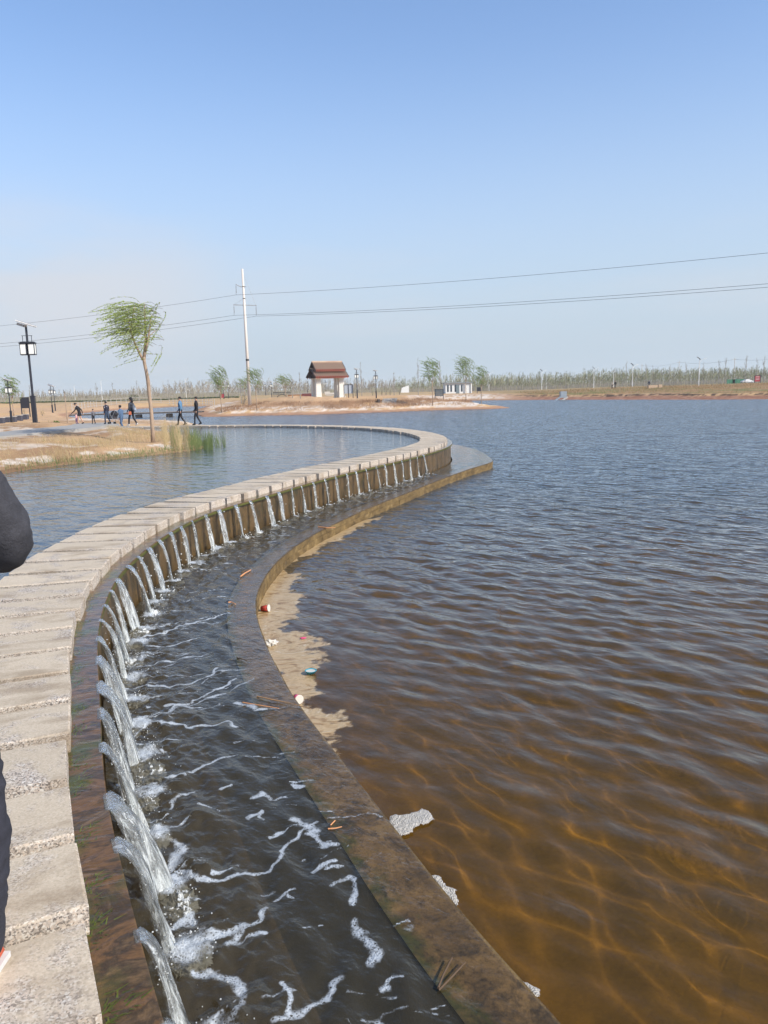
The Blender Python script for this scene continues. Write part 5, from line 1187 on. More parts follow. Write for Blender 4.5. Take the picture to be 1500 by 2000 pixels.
for i, (px, py, D, hp) in enumerate([(1223, 756, 225, 47), (1261, 756, 205, 44), (1273, 755, 215, 38), (1307, 755, 225, 38), (1315, 755, 230, 36), (1339, 754, 205, 42), (1373, 752, 215, 42), (1404, 751, 180, 46), (1415, 751, 178, 48), (1455, 748, 175, 56), (1476, 747, 200, 46), (1491, 747, 178, 52), (1170, 758, 230, 34), (1292, 755, 240, 34), (1200, 757, 235, 36)]):
    bare_tree(px, py, D, hp, ['leafless tree left of the single walker, by the middle street lamp', 'tall narrow leafless tree right behind the single walker', 'leafless tree just right of the single walker', 'leafless tree right of the tan stone block, left of a close two', 'leafless tree right of the tan stone block, right of a close two', 'leafless tree midway between tan stone block and tallest street lamp', 'leafless tree right beside the tallest street lamp', 'leafless tree right of the tallest street lamp, left of a close two', 'leafless tree right of the tallest street lamp, right of a close two', 'tall broad leafless tree by the silver car', 'small leafless tree behind the red sign', 'leafless tree at the very right edge', 'leafless tree just right of the lamp left of the two walkers', 'leafless tree between the single walker and tan stone block', 'leafless tree behind the two distant walkers'][i], 60 + i, 'leafless trees along the far right bank', 14, .24, 1.3, start=.5)
for i, (px, D) in enumerate([(190, 250), (270, 255), (222, 240), (330, 250), (60, 240)]): bare_tree(px, 782, D, 34, ['leafless tree above the far left wood beside the tallest white post', 'leafless tree above the left wood just left of the near willow trunk', 'leafless tree above the left wood over the flowered-top walker', 'leafless tree above the left wood between willow and causeway walkers', 'leafless tree above the left wood beside the big lamp post'][i], 90 + i, 'leafless trees above the far left wood', 14, .24, 1.2, start=.45)

def bush(px, py, D, wpx, hpx, lab, mt, seed, n_=260, name='bush', cat='bush', grp=None, trunk=True):
    g_ = random.Random(seed); s2 = D / 1500.0; W_, H_ = wpx * s2, hpx * s2; e = empty(name, pl(px, py, D)); tag(e, lab, cat, grp)
    mb = MB(); V = []; F = []
    for q in range(5): a_ = g_.uniform(0, 6.28); mb.tube([(0, 0, -.05), (math.cos(a_) * W_ * .15, math.sin(a_) * W_ * .15, H_ * .4), (math.cos(a_) * W_ * .3, math.sin(a_) * W_ * .3, H_ * .8)], [.03, .02, .008], 4)
    mb.build('stems', m_twig, e)
    for q in range(n_):
        cl_ = g_.random(); a_ = g_.uniform(0, 6.28); r_ = W_ * .5 * math.sqrt(g_.random()); z = H_ * g_.uniform(.15, 1) ; r_ *= (1.1 - .6 * (z / H_) ** 2)
        p = Vector((math.cos(a_) * r_, math.sin(a_) * r_, z)); d_ = Vector((g_.gauss(-.3, 1), g_.gauss(0, 1), g_.gauss(.4, .8))).normalized() * max(.08, W_ * .07) * g_.uniform(.6, 1.4); w_ = d_.cross(Vector((g_.gauss(0, 1), g_.gauss(0, 1), g_.gauss(0, 1)))).normalized() * d_.length * .28
        b0 = len(V); V += [p, p + d_ * .5 + w_, p + d_, p + d_ * .5 - w_]; F.append((b0, b0 + 1, b0 + 2, b0 + 3))
    cr = MB(); cr.add(V, F); cr.build('foliage', mt, e); return e
bush(476, 772, 112, 13, 20, 'dark green bush at the left foot of the power pole', m_needle, 1, 300)
for i, (px, py) in enumerate([(746, 772), (754, 771), (762, 771), (780, 771), (695, 774), (728, 774)]): bush(px, py, 165, 9, 17, ['young olive shrub just right of the shore-step lamp', 'young olive shrub second right of the shore-step lamp', 'young olive shrub left of the bushy bare sapling', 'young olive shrub right of the bushy bare sapling', 'young olive shrub left of the lamp beside the notice board', 'young olive shrub just left of the shore-step lamp'][i], m_leaf2, 5 + i, 130, 'young_shrub', 'shrub', 'young shrubs in the row behind the gate')
bush(46, 791, 108, 10, 12, 'small dry bush on the sand slope near the left edge', m_straw, 20, 160); bush(82, 800, 95, 9, 12, 'round dry bush on the ochre sand left of the lamp pair', m_straw, 21, 160)
bush(112, 843, 37, 10, 5, 'low green weed clump on the brown patch beside the path', m_green, 22, 200, 'weed_clump', 'weeds'); bush(262, 776, 235, 24, 8, 'green shrubs at the foot of the far left wood', m_needle, 24, 200)

# ---- the far wood: reads as one mass, built as thousands of slender stems and twig fans
g = np.random.default_rng(77)
def tri_field(name, bases, Hs, mats, lab, crown_w=.42, ntw=26, seed=3, cat='wood'):
    gg = np.random.default_rng(seed); V = []; F = []; MI = []
    n_ = len(bases); b0 = 0
    for (x, y, z), H_ in zip(bases, Hs):
        r_ = .035 + .012 * H_ / 5; lx = gg.normal(0, .06) * H_
        V += [(x - r_, y, z - .1), (x + r_, y, z - .1), (x + lx, y, z + H_ * .95), (x, y - r_, z - .1), (x, y + r_, z - .1)]; F += [(b0, b0 + 1, b0 + 2), (b0 + 3, b0 + 4, b0 + 2)]; MI += [0, 0]; b0 += 5
        a_ = gg.uniform(0, 6.28, ntw); f = gg.uniform(.25, .97, ntw) ** .8; L = H_ * crown_w * gg.uniform(.4, 1.1, ntw) * (1.15 - .75 * f); w_ = .018 + .03 * gg.random(ntw)
        for q in range(ntw):
            px_, py_, pz = x + lx * f[q], y, z + H_ * f[q]; dx, dy = math.cos(a_[q]) * L[q] * .5, math.sin(a_[q]) * L[q] * .5
            V += [(px_, py_, pz - w_[q] * 1.5), (px_ + dx, py_ + dy, pz + L[q] * .8), (px_ + dx * .6 + w_[q], py_ + dy * .6, pz + L[q] * .35)]; F.append((b0, b0 + 1, b0 + 2)); MI.append(1 + (q & 1)); b0 += 3
    me = bpy.data.meshes.new(name); me.from_pydata(V, [], F); 
    for m_ in mats: me.materials.append(m_)
    me.polygons.foreach_set('material_index', MI); o = bpy.data.objects.new(name, me); COL.objects.link(o); tag(o, lab, cat, kind='stuff'); return o
m_stem = mat('pale_stem', (.42, .38, .33), .9, var=.25, scale=.4); m_tw_a = mat('olive_twig', (.27, .245, .17), .9, var=.3, scale=.2); m_tw_b = mat('brown_twig', (.30, .25, .20), .9, var=.3, scale=.2); m_tw_g = mat('budding_green', (.22, .245, .13), .9, var=.3, scale=.2)
def wood(az0, az1, d0, d1, n_, h0, h1, name, lab, mats, seed, gap=.0):
    gg = np.random.default_rng(seed); az = np.radians(gg.uniform(az0, az1, n_)); D = gg.uniform(d0, d1, n_); X = D * np.tan(az); Pq = np.column_stack([X, D])
    dens = fbm(X * .03 + 7, D * .03, 3); keep_ = dens > gap; Pq = Pq[keep_]; z = terrain(Pq, False)[0]; dens = fbm(Pq[:, 0] * .02 + 3, Pq[:, 1] * .02, 2)
    Hs = gg.uniform(h0, h1, len(Pq)) * (.45 + 1.0 * dens) * np.where(gg.random(len(Pq)) < .35, .6, 1); tri_field(name, [(a, b_, c_) for (a, b_), c_ in zip(Pq, z)], Hs, mats, lab, seed=seed)
wood(-36, 1, 232, 285, 1900, 3.0, 4.8, 'far_wood', 'hazy band of bare pale trees along the left horizon', [m_stem, m_tw_a, m_tw_b], 5)
wood(1, 36, 236, 300, 3000, 3.3, 5.0, 'far_wood', 'hazy band of budding trees along the right horizon', [m_stem, m_tw_a, m_tw_g], 6)
wood(8, 30, 300, 340, 600, 4.6, 6.4, 'far_wood', 'taller budding trees rising behind the right-hand wood', [m_stem, m_tw_g, m_tw_a], 7)
# low hedge in front of the left wood
C_ = resample([pl(px, 784, 212)[:2] for px in (-60, 56, 170, 280, 330, 470)], 1.0); Z = terrain(C_, False)[0]; mb = MB()
for k in range(len(C_)): mb.add([Vector((C_[k][0], C_[k][1], Z[k] + .15)) + Vector((v.x * .75, v.y * .5, v.z * .28 + .05 * random.random())) for v in ICO[0]], ICO[1])
o = mb.build('low_hedge', m_needle); tag(o, 'long low dark hedge in front of the far left wood', 'hedge')

# ---- grasses
def blades(name, P2, L, wd, lean, mats, lab, cat, seed=1, kind='stuff', zoff=None, curve=.5, up_=1.0):
    gg = np.random.default_rng(seed); n_ = len(P2); z = terrain(P2, True)[0] if zoff is None else zoff
    a_ = gg.uniform(0, 6.28, n_); lx = lean * gg.uniform(.3, 1.4, n_) + gg.normal(0, .22, n_); ly = gg.normal(0, .25, n_)
    b0 = np.column_stack([P2, z - .03]); wv = np.column_stack([np.cos(a_), np.sin(a_) * .3, np.zeros(n_)]) * (wd / 2); mid = b0 + np.column_stack([lx * L * .25, ly * L * .3, L * .62 * up_]); tip = b0 + np.column_stack([lx * L * (.25 + curve), ly * L * .8, L * (1.0 - .25 * np.abs(lx)) * up_])
    V = np.stack([b0 - wv, b0 + wv, mid + wv * .7, mid - wv * .7, tip], 1).reshape(-1, 3); i = np.arange(n_)[:, None] * 5
    me = bpy.data.meshes.new(name); F = [tuple(int(q) for q in r_) for r_ in np.concatenate([i + np.array([[0, 1, 2, 3]])])] ; F += [(int(k) * 5 + 3, int(k) * 5 + 2, int(k) * 5 + 4) for k in range(n_)]
    me.from_pydata(V.tolist(), [], F); me.materials.append(mats); o = bpy.data.objects.new(name, me); COL.objects.link(o); tag(o, lab, cat, kind=kind); return o
def scatter(n_, x0, x1, y0, y1, cond, seed):
    gg = np.random.default_rng(seed); Pq = np.column_stack([gg.uniform(x0, x1, n_), gg.uniform(y0, y1, n_)]); h, d, dp, dl, rt = terrain(Pq, False); return Pq[cond(Pq, h, d, dp, dl, gg)]
def on_path(Pq): return poly_dist(Pq, np.array([(-26, 18.5), (-20, 24), (-15.5, 29.5), (-13.6, 34.2), (-13.9, 39), (-15.2, 43.5), (-16.6, 47.5), (-19.5, 53)]), False) < 1.35
cl_n = lambda Pq, s_, o_: fbm(Pq[:, 0] * s_ + o_, Pq[:, 1] * s_ + o_, 3)
Pg = scatter(60000, -19, -6.3, 15, 34, lambda P_, h, d, dp, dl, gg: (d > 0) & (dp > .25) & (dp < 3.6) & (cl_n(P_, .7, 3) + gg.random(len(P_)) * .5 > .80) & ~on_path(P_), 41)
blades('dry_grass', Pg, np.random.default_rng(2).uniform(.10, .42, len(Pg)), .010, -.55, m_straw, 'dry straw-coloured grass leaning left on the near bank slope', 'grass', 3)
Pg = scatter(90000, -19, -6.3, 12, 34, lambda P_, h, d, dp, dl, gg: (d > -.05) & (dp < .55) & (cl_n(P_, .9, 13) + gg.random(len(P_)) * .35 > .52), 42)
blades('green_grass', Pg, np.random.default_rng(3).uniform(.08, .26, len(Pg)), .012, -.3, m_green, 'fringe of fresh green grass along the near bank waterline', 'grass', 4)
Pg = scatter(9000, -30, -12, 22, 60, lambda P_, h, d, dp, dl, gg: (d > 1) & (cl_n(P_, .5, 23) > .56) & ~on_path(P_), 43)
blades('dry_grass', Pg, np.random.default_rng(5).uniform(.06, .22, len(Pg)), .014, -.5, m_straw, 'short dry tufts on the brown ground behind the near path', 'grass', 5)
Pg = scatter(60000, -24, 12, 92, 108, lambda P_, h, d, dp, dl, gg: (d > 3.0) & (dl < 9.0) & (cl_n(P_, .35, 33) + gg.random(len(P_)) * .3 > .62), 44)
blades('dry_grass', Pg, np.random.default_rng(6).uniform(.15, .5, len(Pg)), .03, -.5, mat('rust_grass', (.36, .22, .13), .9, var=.3, scale=.5), 'rust-brown dry grass on the lower slope of the far mound', 'grass', 6)
Pg = scatter(70000, 30, 120, 60, 175, lambda P_, h, d, dp, dl, gg: (d > 10.8) & (dl < 48) & (cl_n(P_, .12, 43) + gg.random(len(P_)) * .4 > .60), 45)
blades('dry_grass', Pg, np.random.default_rng(7).uniform(.15, .5, len(Pg)), .05, -.5, leafmat('far_straw', (.22, .14, .065), (.36, .25, .12)), 'dry grass covering the far right bank', 'grass', 7)
Pg = scatter(30000, 30, 120, 60, 175, lambda P_, h, d, dp, dl, gg: (d > 11) & (dl < 40) & (cl_n(P_, .06, 63) > .57), 46)
blades('green_grass', Pg, np.random.default_rng(8).uniform(.15, .4, len(Pg)), .05, -.4, m_green, 'patches of green grass on the far right bank', 'grass', 8)
# reed bed at the tip of the near bank
def reeds(n_, px0, px1, py0, py1, L0, L1, wd, lean, mt, name, lab, seed, zz=Z_POND - .05):
    gg = np.random.default_rng(seed); Pq = np.array([at(px, py, Z_POND)[:2] for px, py in zip(gg.uniform(px0, px1, n_), gg.uniform(py0, py1, n_))]); z0 = np.maximum(terrain(Pq, False)[0], zz)
    return blades(name, Pq, gg.uniform(L0, L1, n_), wd, lean, mt, lab, 'reeds', seed, 'stuff', z0, .35)
reeds(650, 322, 372, 866, 884, .4, 1.2, .010, -.35, m_straw, 'dry_reeds', 'pale dry reeds rising at the tip of the near bank', 51)
reeds(520, 334, 414, 866, 882, .30, .85, .013, .10, m_green, 'green_reeds', 'dense green reeds standing in the pond at the tip of the bank', 52)
reeds(60, 408, 440, 866, 874, .35, .8, .02, -.25, m_green, 'green_reeds', 'few thin reed blades standing alone in open pond water', 53)
reeds(150, 385, 416, 868, 880, .3, .9, .014, .3, m_green, 'green_reeds', 'outer green reeds leaning right at the edge of the reed bed', 54)
# ================================================================ people
cloth = {}
def cm(name, col, rough=.85): return mat(name, col, rough, var=.15, scale=8)
m_skin = cm('skin', (.50, .30, .21), .6); m_hair = cm('hair', (.018, .014, .013), .5)
def person(loc, face, H_, colours, lab, pose='walk', stride=.30, lean=0.0, arm=.25, head_tilt=.0, seed=0, grp=None, coat=0.0, bare_legs=False, elbow_out=None, hair='short', cap=None, fine=False):
    """face: world angle the person looks towards (0 = +x). colours: top, trousers, shoes"""
    e = empty('person', loc, face); tag(e, lab, 'person', grp)
    s_ = H_ / 1.75; J = {}; 
    def j(n_, p, r_): J[n_] = (Vector(p) * s_, r_ * s_)
    ll = lean
    j('pelvis', (0, 0, .93), .135); j('waist', (.05 * ll, 0, 1.08), .125); j('chest', (.22 * ll, 0, 1.28), .155); j('neckb', (.34 * ll, 0, 1.44), .085); j('neck', (.38 * ll, 0, 1.50), .055); hd = .44 * ll + head_tilt * .10
    j('head', (hd + .01, 0, 1.60), .085); j('crown', (hd + .0, 0, 1.69), .078)
    for sd_, sy in (('l', 1), ('r', -1)):
        ph = 1 if sd_ == 'l' else -1; st_ = stride * ph
        j('hip' + sd_, (0, .09 * sy, .90), .095); kx = st_ * .45 + .05; j('knee' + sd_, (kx, .10 * sy, .50), .062)
        ax = st_ * .95 - (.08 if st_ < 0 else 0); az = .09 if st_ >= 0 else .14
        j('ank' + sd_, (ax, .10 * sy, az), .045); j('toe' + sd_, (ax + .17, .11 * sy, .045 if st_ >= 0 else .05), .038); j('heel' + sd_, (ax - .05, .10 * sy, .045 if st_ >= 0 else .10), .036)
        sh = (.30 * ll, .19 * sy, 1.40); aw = -arm * ph
        j('sh' + sd_, sh, .072)
        if elbow_out and sd_ in elbow_out:
            el, ha = elbow_out[sd_]
        else: el = (.22 * ll + aw * .45 - .03, .25 * sy, 1.13); ha = (.24 * ll + aw * 1.0 + .08, .24 * sy, .90)
        j('el' + sd_, el, .050); j('wr' + sd_, ha, .032)
        d_ = (Vector(ha) - Vector(el)).normalized(); j('palm' + sd_, tuple(Vector(ha) + d_ * .07), .034)
    E_ = [('pelvis', 'waist'), ('waist', 'chest'), ('chest', 'neckb'), ('neckb', 'neck'), ('neck', 'head'), ('head', 'crown')]
    for q in 'lr': E_ += [('pelvis', 'hip' + q), ('hip' + q, 'knee' + q), ('knee' + q, 'ank' + q), ('ank' + q, 'toe' + q), ('ank' + q, 'heel' + q), ('chest', 'sh' + q), ('sh' + q, 'el' + q), ('el' + q, 'wr' + q), ('wr' + q, 'palm' + q)]
    names = list(J); V = [J[n_][0] for n_ in names]; ix = {n_: i for i, n_ in enumerate(names)}; ED = [(ix[a], ix[b_]) for a, b_ in E_]
    segs = [(a, b_) for a, b_ in E_]; R2 = [J[n_][1] for n_ in names]
    # fingers and thumbs, each a chain rooted in the palm
    for q, sy in (('l', 1), ('r', -1)):
        w0, p0 = J['wr' + q][0], J['palm' + q][0]; d_ = (p0 - w0).normalized(); sdv = d_.cross(Vector((0, 1, 0))).normalized() if abs(d_.y) < .9 else Vector((1, 0, 0)); cur = sdv.cross(d_).normalized() * sy
        for k in range(4):
            r0 = p0 + sdv * (.026 - .017 * k) * s_; L = (.070, .078, .072, .055)[k] * s_; a = len(V); V += [r0 + d_ * .02 * s_, r0 + d_ * (.02 * s_ + L * .55) - cur * .006, r0 + d_ * (.02 * s_ + L) - cur * .022 * s_]
            R2 += [.011 * s_, .009 * s_, .008 * s_]; ED += [(ix['palm' + q], a), (a, a + 1), (a + 1, a + 2)]; segs += [('F', q)] * 3
        a = len(V); V += [w0 + d_ * .03 * s_ + sdv * .034 * s_, w0 + d_ * .065 * s_ + sdv * .052 * s_]; R2 += [.012 * s_, .009 * s_]; ED += [(ix['wr' + q], a), (a, a + 1)]; segs += [('F', q)] * 2
    me = bpy.data.meshes.new('body'); me.from_pydata(V, ED, []); ob = bpy.data.objects.new('body', me); COL.objects.link(ob)
    md = ob.modifiers.new('skin', 'SKIN'); md.use_smooth_shade = True; sv_ = me.skin_vertices[0].data
    for i, r_ in enumerate(R2): sv_[i].radius = (r_, r_)
    sv_[ix['pelvis']].use_root = True
    for n_, fx, fy in (('chest', .75, 1.12), ('pelvis', .9, 1.05), ('waist', .85, 1.05)): r_ = J[n_][1]; sv_[ix[n_]].radius = (r_ * fy, r_ * fx)
    sub = ob.modifiers.new('sub', 'SUBSURF'); sub.levels = sub.render_levels = 2 if fine else 1
    dg = bpy.context.evaluated_depsgraph_get(); m2 = bpy.data.meshes.new_from_object(ob.evaluated_get(dg)); bpy.data.objects.remove(ob)
    for m_ in colours: m2.materials.append(m_)
    m2.materials.append(m_skin)
    VV = [Vector(v) for v in V]
    def zone(c):
        best = None; bd = 1e9
        for (a, b_), sg in zip(ED, segs):
            A_, B2 = VV[a], VV[b_]; ab = B2 - A_; t_ = max(0, min(1, (c - A_).dot(ab) / max(ab.length_squared, 1e-9))); dd = (c - (A_ + ab * t_)).length - R2[a] * .5
            if dd < bd: bd = dd; best = (sg, t_)
        sg, t_ = best
        if sg[0] == 'F' or sg[1][:4] == 'palm': return 3
        if sg == ('neck', 'head') or sg == ('head', 'crown') or sg == ('neckb', 'neck') and t_ > .6: return 3
        if sg[0][:3] == 'ank': return 2
        if sg[0] == 'pelvis' and sg[1] == 'waist': return 0 if t_ > .3 or coat > 0 else 1
        if sg[0][:3] == 'hip' : return 0 if coat > t_ else (3 if bare_legs and t_ > .3 else 1)
        if sg[0] == 'pelvis': return 0 if coat > 0 else 1
        if sg[0][:4] == 'knee': return (2 if t_ > .93 else (3 if bare_legs else 1))
        return 0
    for p in m2.polygons: p.material_index = zone(Vector(p.center)); p.use_smooth = True
    b_ = bpy.data.objects.new('body', m2); COL.objects.link(b_); b_.parent = e
    # head shape: nose, ears, hair
    hc = J['head'][0]; mb = MB()
    for v_, r_ in ((Vector((.088, 0, .005)) * s_, .016), (Vector((0, .083, 0)) * s_, .022), (Vector((0, -.083, 0)) * s_, .022)): mb.add([hc + v_ + w_ * r_ * s_ for w_ in ICO[0]], ICO[1])
    mb.build('face_features', m_skin, e, True)
    hb = MB(); VVh = []; 
    for w_ in ICO3[0]:
        p = Vector((w_.x * .103, w_.y * .092, w_.z * .10)); 
        if w_.x > .25 and w_.z < .30: p *= .80
        if w_.z < -.35: p *= .82 if hair == 'short' else 1.05
        VVh.append(hc + (p + Vector((-.012, 0, .045))) * s_)
    hb.add(VVh, ICO3[1])
    if hair == 'long': hb.tube([hc + Vector((-.07, 0, .04)) * s_, hc + Vector((-.10, 0, -.08)) * s_, hc + Vector((-.09, 0, -.19)) * s_], [.075 * s_, .07 * s_, .03 * s_], 8)
    if hair == 'bun': hb.add([hc + Vector((-.10, 0, .08)) * s_ + w_ * .05 * s_ for w_ in ICO3[0]], ICO3[1])
    hb.build('hair', m_hair, e, True)
    if cap: mb = MB(); mb.lathe([(.105 * s_, 0), (.10 * s_, .06 * s_), (.06 * s_, .11 * s_), (.01, .125 * s_)], tuple(hc + Vector((-.01, 0, .05)) * s_), 12); mb.box(tuple(hc + Vector((.13, 0, .055)) * s_), (.11 * s_, .15 * s_, .015)); mb.build('cap', cap, e)
    return e
blk_c = cm('black_cloth', (.018, .018, .022)); jean = cm('blue_denim', (.075, .125, .21)); jean_d = cm('dark_denim', (.045, .065, .11)); den_j = cm('light_denim', (.10, .20, .32)); grey_c = cm('grey_cloth', (.10, .11, .13)); shoe_w = cm('white_shoe', (.62, .60, .58)); shoe_b = cm('black_shoe', (.02, .02, .02)); pinkc = cm('pink_cloth', (.62, .33, .33))
# patterned blouse: pale blooms on black
m_flor, t, b = newmat('floral_cloth'); v_ = nd(t, 'ShaderNodeTexVoronoi'); v_.inputs['Scale'].default_value = 9; t.links.new(objc(t), v_.inputs['Vector']); t.links.new(ramp(t, v_.outputs['Distance'], [(.18, (.55, .5, .52)), (.30, (.02, .02, .035))]), b.inputs['Base Color'])
def on_causeway(px):
    best = min(range(200, len(SR)), key=lambda k: abs(CXp(SR[k] - Nn[k] * .5) - px) + (0 if SR[k][1] > 38 else 1e6)); p = SR[best] - Nn[best] * .5; return (float(p[0]), float(p[1]), Z_STONE)
def CXp(p): v_ = np.array([p[0], p[1], 1.0 - CAM_Z]); z_ = v_ @ fw; return 750 + 1500 * (v_ @ RT) / z_
person(on_causeway(386), R_(185), 1.74, (blk_c, blk_c, shoe_b), 'man all in black walking left on the far causeway, the rightmost walker', stride=.14, arm=.10, seed=1, head_tilt=-.1)
person(on_causeway(354), R_(178), 1.76, (den_j, blk_c, shoe_b), 'man in a light blue denim jacket walking on the far causeway behind the reeds', stride=-.24, arm=.15, seed=2)
p258 = pl(259, 830, 48.0, 1.0); p258 = (p258[0], p258[1], max(1.0, p258[2])); bp = person(p258, R_(165), 1.76, (cm('slate_cloth', (.045, .05, .065)), blk_c, shoe_w), 'person in dark clothes and white shoes with a grey backpack leading off the causeway', stride=.20, arm=-.05, hair='long', seed=3, cap=blk_c)
p238 = pl(238, 827, 50.5); person(p238, R_(160), 1.66, (jean, jean, shoe_b), 'woman in a blue denim jacket and jeans, dark hair tied up', stride=-.18, arm=.12, hair='bun', seed=4, lean=.15)
p211 = pl(210, 825, 56); person(p211, R_(150), 1.68, (m_flor, jean_d, shoe_b), 'person in a black flowered top and grey jeans pushing the pushchair', stride=.14, arm=.1, seed=5, lean=.1)
p183 = pl(183, 824, 58); person(p183, R_(150), 1.14, (cm('grey_vest', (.13, .125, .14)), blk_c, shoe_b), 'small boy in a dark top standing between the two groups', stride=.08, arm=.05, seed=6)
p155 = pl(157, 825, 58); person(p155, R_(175), 1.62, (blk_c, blk_c, shoe_b), 'woman in a short black coat with bare legs bending over a small child', stride=.14, arm=-.35, lean=.55, head_tilt=.9, coat=.55, bare_legs=True, hair='bun', seed=7)
p149 = pl(150, 825, 57.7); person(p149, R_(175), .86, (pinkc, cm('violet_cloth', (.12, .06, .14)), shoe_w), 'toddler in pink in front of the bending woman in the black coat', stride=.05, arm=.05, seed=8)
for (px, py, D, c0, c1, lab, hh) in ((1195.5, 757, 168, cm('cream_top', (.66, .58, .46)), blk_c, 'distant walker in a cream top beside one in black on the far bank', 1.62), (1201.5, 757, 167, blk_c, blk_c, 'distant walker in black and white beside the one in a cream top', 1.68), (1267.5, 756, 158, jean_d, blk_c, 'single distant walker in dark blue on the far right bank', 1.72)):
    person(pl(px, py, D), R_(185 if px > 1250 else 200), hh, (c0, c1, shoe_b), lab, stride=.25, seed=int(px))
# things they carry or push
def at_person(p, off): return (p[0] + off[0], p[1] + off[1], p[2] + off[2])
e = empty('backpack', at_person(p258, (.17, -.06, 1.12))); tag(e, 'grey backpack on the back of the person in dark clothes at the causeway end', 'backpack'); mb = MB(); mb.add([Vector((w_.x * .11, w_.y * .15, w_.z * .22)) for w_ in ICO3[0]], ICO3[1]); mb.build('pack', cm('grey_pack', (.10, .115, .14)), e, True); mb = MB(); mb.box((.09, -.03, -.06), (.08, .2, .16)); mb.build('pocket', cm('pale_pocket', (.35, .40, .48)), e)
for sy in (-.09, .09): mb = MB(); mb.tube([(-.05, sy, .19), (-.2, sy, .2), (-.28, sy, .05), (-.2, sy, -.12), (-.06, sy, -.16)], .018, 5); mb.build('strap', blk_c, e)
e = empty('hand_bag', at_person(p258, (-.02, -.26, .82))); tag(e, 'small orange bag held by the person with the backpack', 'bag'); mb = MB(); mb.box((0, 0, 0), (.16, .07, .2), taper=.85); mb.build('bag_body', cm('orange_bag', (.55, .15, .07)), e); mb = MB(); mb.tube([(-.05, 0, .09), (-.03, 0, .17), (.03, 0, .17), (.05, 0, .09)], .008, 5); mb.build('handle', blk_c, e)
ps = pl(224, 826, 55.6); e = empty('pushchair', ps, R_(150)); tag(e, 'black folding pushchair with a dark hood next to the person in the flowered top', 'pushchair')
mb = MB()
for sy in (-.24, .24): mb.tube([(-.42, sy, 1.0), (.30, sy, .12)], .014, 5); mb.tube([(.10, sy, .70), (-.32, sy, .12)], .014, 5)
mb.tube([(-.42, -.24, 1.0), (-.42, .24, 1.0)], .016, 5); mb.build('frame', galv, e)
for sx in (.32, -.34):
    for sy in (-.26, .26): mb = MB(); mb.tube([(sx, sy - .02, .10), (sx, sy + .02, .10)], .10, 12); mb.build('wheel', shoe_b, e)
mb = MB(); mb.add([Vector((w_.x * .30 - .02, w_.y * .22, max(w_.z, -.3) * .26 + .72)) for w_ in ICO3[0]], ICO3[1]); mb.build('hood', cm('hood_black', (.025, .025, .03)), e, True)
mb = MB(); mb.box((.08, 0, .42), (.40, .38, .07)); mb.box((-.12, 0, .58), (.07, .38, .38), tilt=Matrix.Rotation(R_(-20), 3, 'Y')); mb.build('seat', cm('seat_grey', (.06, .06, .07)), e)

# ---- the nearest person, mostly outside the left edge
m_hood = simple('charcoal_cloth', (.044, .044, .052), .9, .25, 14, bmp=.5); m_trs = simple('navy_trousers', (.030, .031, .042), .9, .2, 25, bmp=.2); m_osh = simple('orange_shoe', (.50, .10, .05), .6)
npz = at(-190, 1872, Z_STONE)
PX, PY = float(npz[0]), float(npz[1]); Hn = 1.86
# camera-facing frame: person looks away along +y; local x = +y world, local y = -x world
tgt = at(49, 1085, 2.36); tgt = at_far(44, 1058, 2.50)
def loc_of(p): return ((p[1] - PY) / (Hn / 1.75), -(p[0] - PX) / (Hn / 1.75), (p[2] - Z_STONE) / (Hn / 1.75))
el = loc_of(at_far(28, 1078, 2.55)); ha = (el[0] + .16, el[1] + .27, el[2] + .02)
near_p = person((PX, PY, Z_STONE), R_(90), Hn, (m_hood, m_trs, m_osh), 'person in a charcoal jacket and navy trousers cut off by the left edge', stride=-.10, lean=.1, elbow_out={'r': (el, ha), 'l': ((.30, .30, 1.20), (.42, .12, 1.35))}, fine=True)
# loose sleeve and trouser leg over the body
def fat_tube(pts, rads, mt, nm, n_=40, wr=.014):
    mb = MB(); C_ = []; 
    P_ = resample(np.array([[*p, r_] for p, r_ in zip(pts, rads)]), .012); mb.tube([tuple(p[:3]) for p in P_], list(P_[:, 3]), n_)
    V = []
    for v in mb.v: vv = Vector(v); n1 = mn.fractal(vv * 7, .9, 2.1, 4) * wr; cr_ = abs(mn.noise(Vector((vv.x * 9 + vv.z * 14, vv.y * 5, vv.z * 9 - vv.x * 12)))); n1 += (.35 - cr_) * wr * 1.1; n2 = mn.noise(Vector((vv.x * 3, vv.y * 3, vv.z * 16))) * wr * .7; V.append((vv.x + n1, vv.y + n1 * .5, vv.z + n2))
    mb.v = V; o = mb.build(nm, mt, near_p, True); o.matrix_parent_inverse = Matrix.Rotation(-R_(90), 4, 'Z') @ Matrix.Translation((-PX, -PY, -Z_STONE)); return o
E2 = at_far(12, 1067, 2.55); SH = Vector((PX + .20 * 1.06, PY + .02, Z_STONE + 1.40 * Hn / 1.75))
shl = at_far(-110, 915, 2.42); wr_ = at_far(-95, 1085, 2.75)
fat_tube([tuple(shl), tuple(at_far(-50, 965, 2.46)), tuple(at_far(-12, 1018, 2.50)), tuple(at_far(8, 1058, 2.54)), tuple(at_far(2, 1072, 2.60)), tuple(at_far(-45, 1075, 2.68)), tuple(wr_)], [.115, .108, .100, .092, .080, .070, .062], m_hood, 'jacket_sleeve')
kn = at_far(-47, 1560, 2.42)
fat_tube([tuple(at_far(-87, 1330, 2.36)), tuple(at_far(-69, 1450, 2.38)), tuple(at_far(-54, 1600, 2.42)), tuple(at_far(-47, 1700, 2.42)), tuple(at_far(-46, 1790, 2.42)), tuple(at_far(-50, 1850, 2.44)), tuple(at_far(-52, 1885, 2.46))], [.100, .098, .105, .104, .094, .082, .078], m_trs, 'trouser_leg')
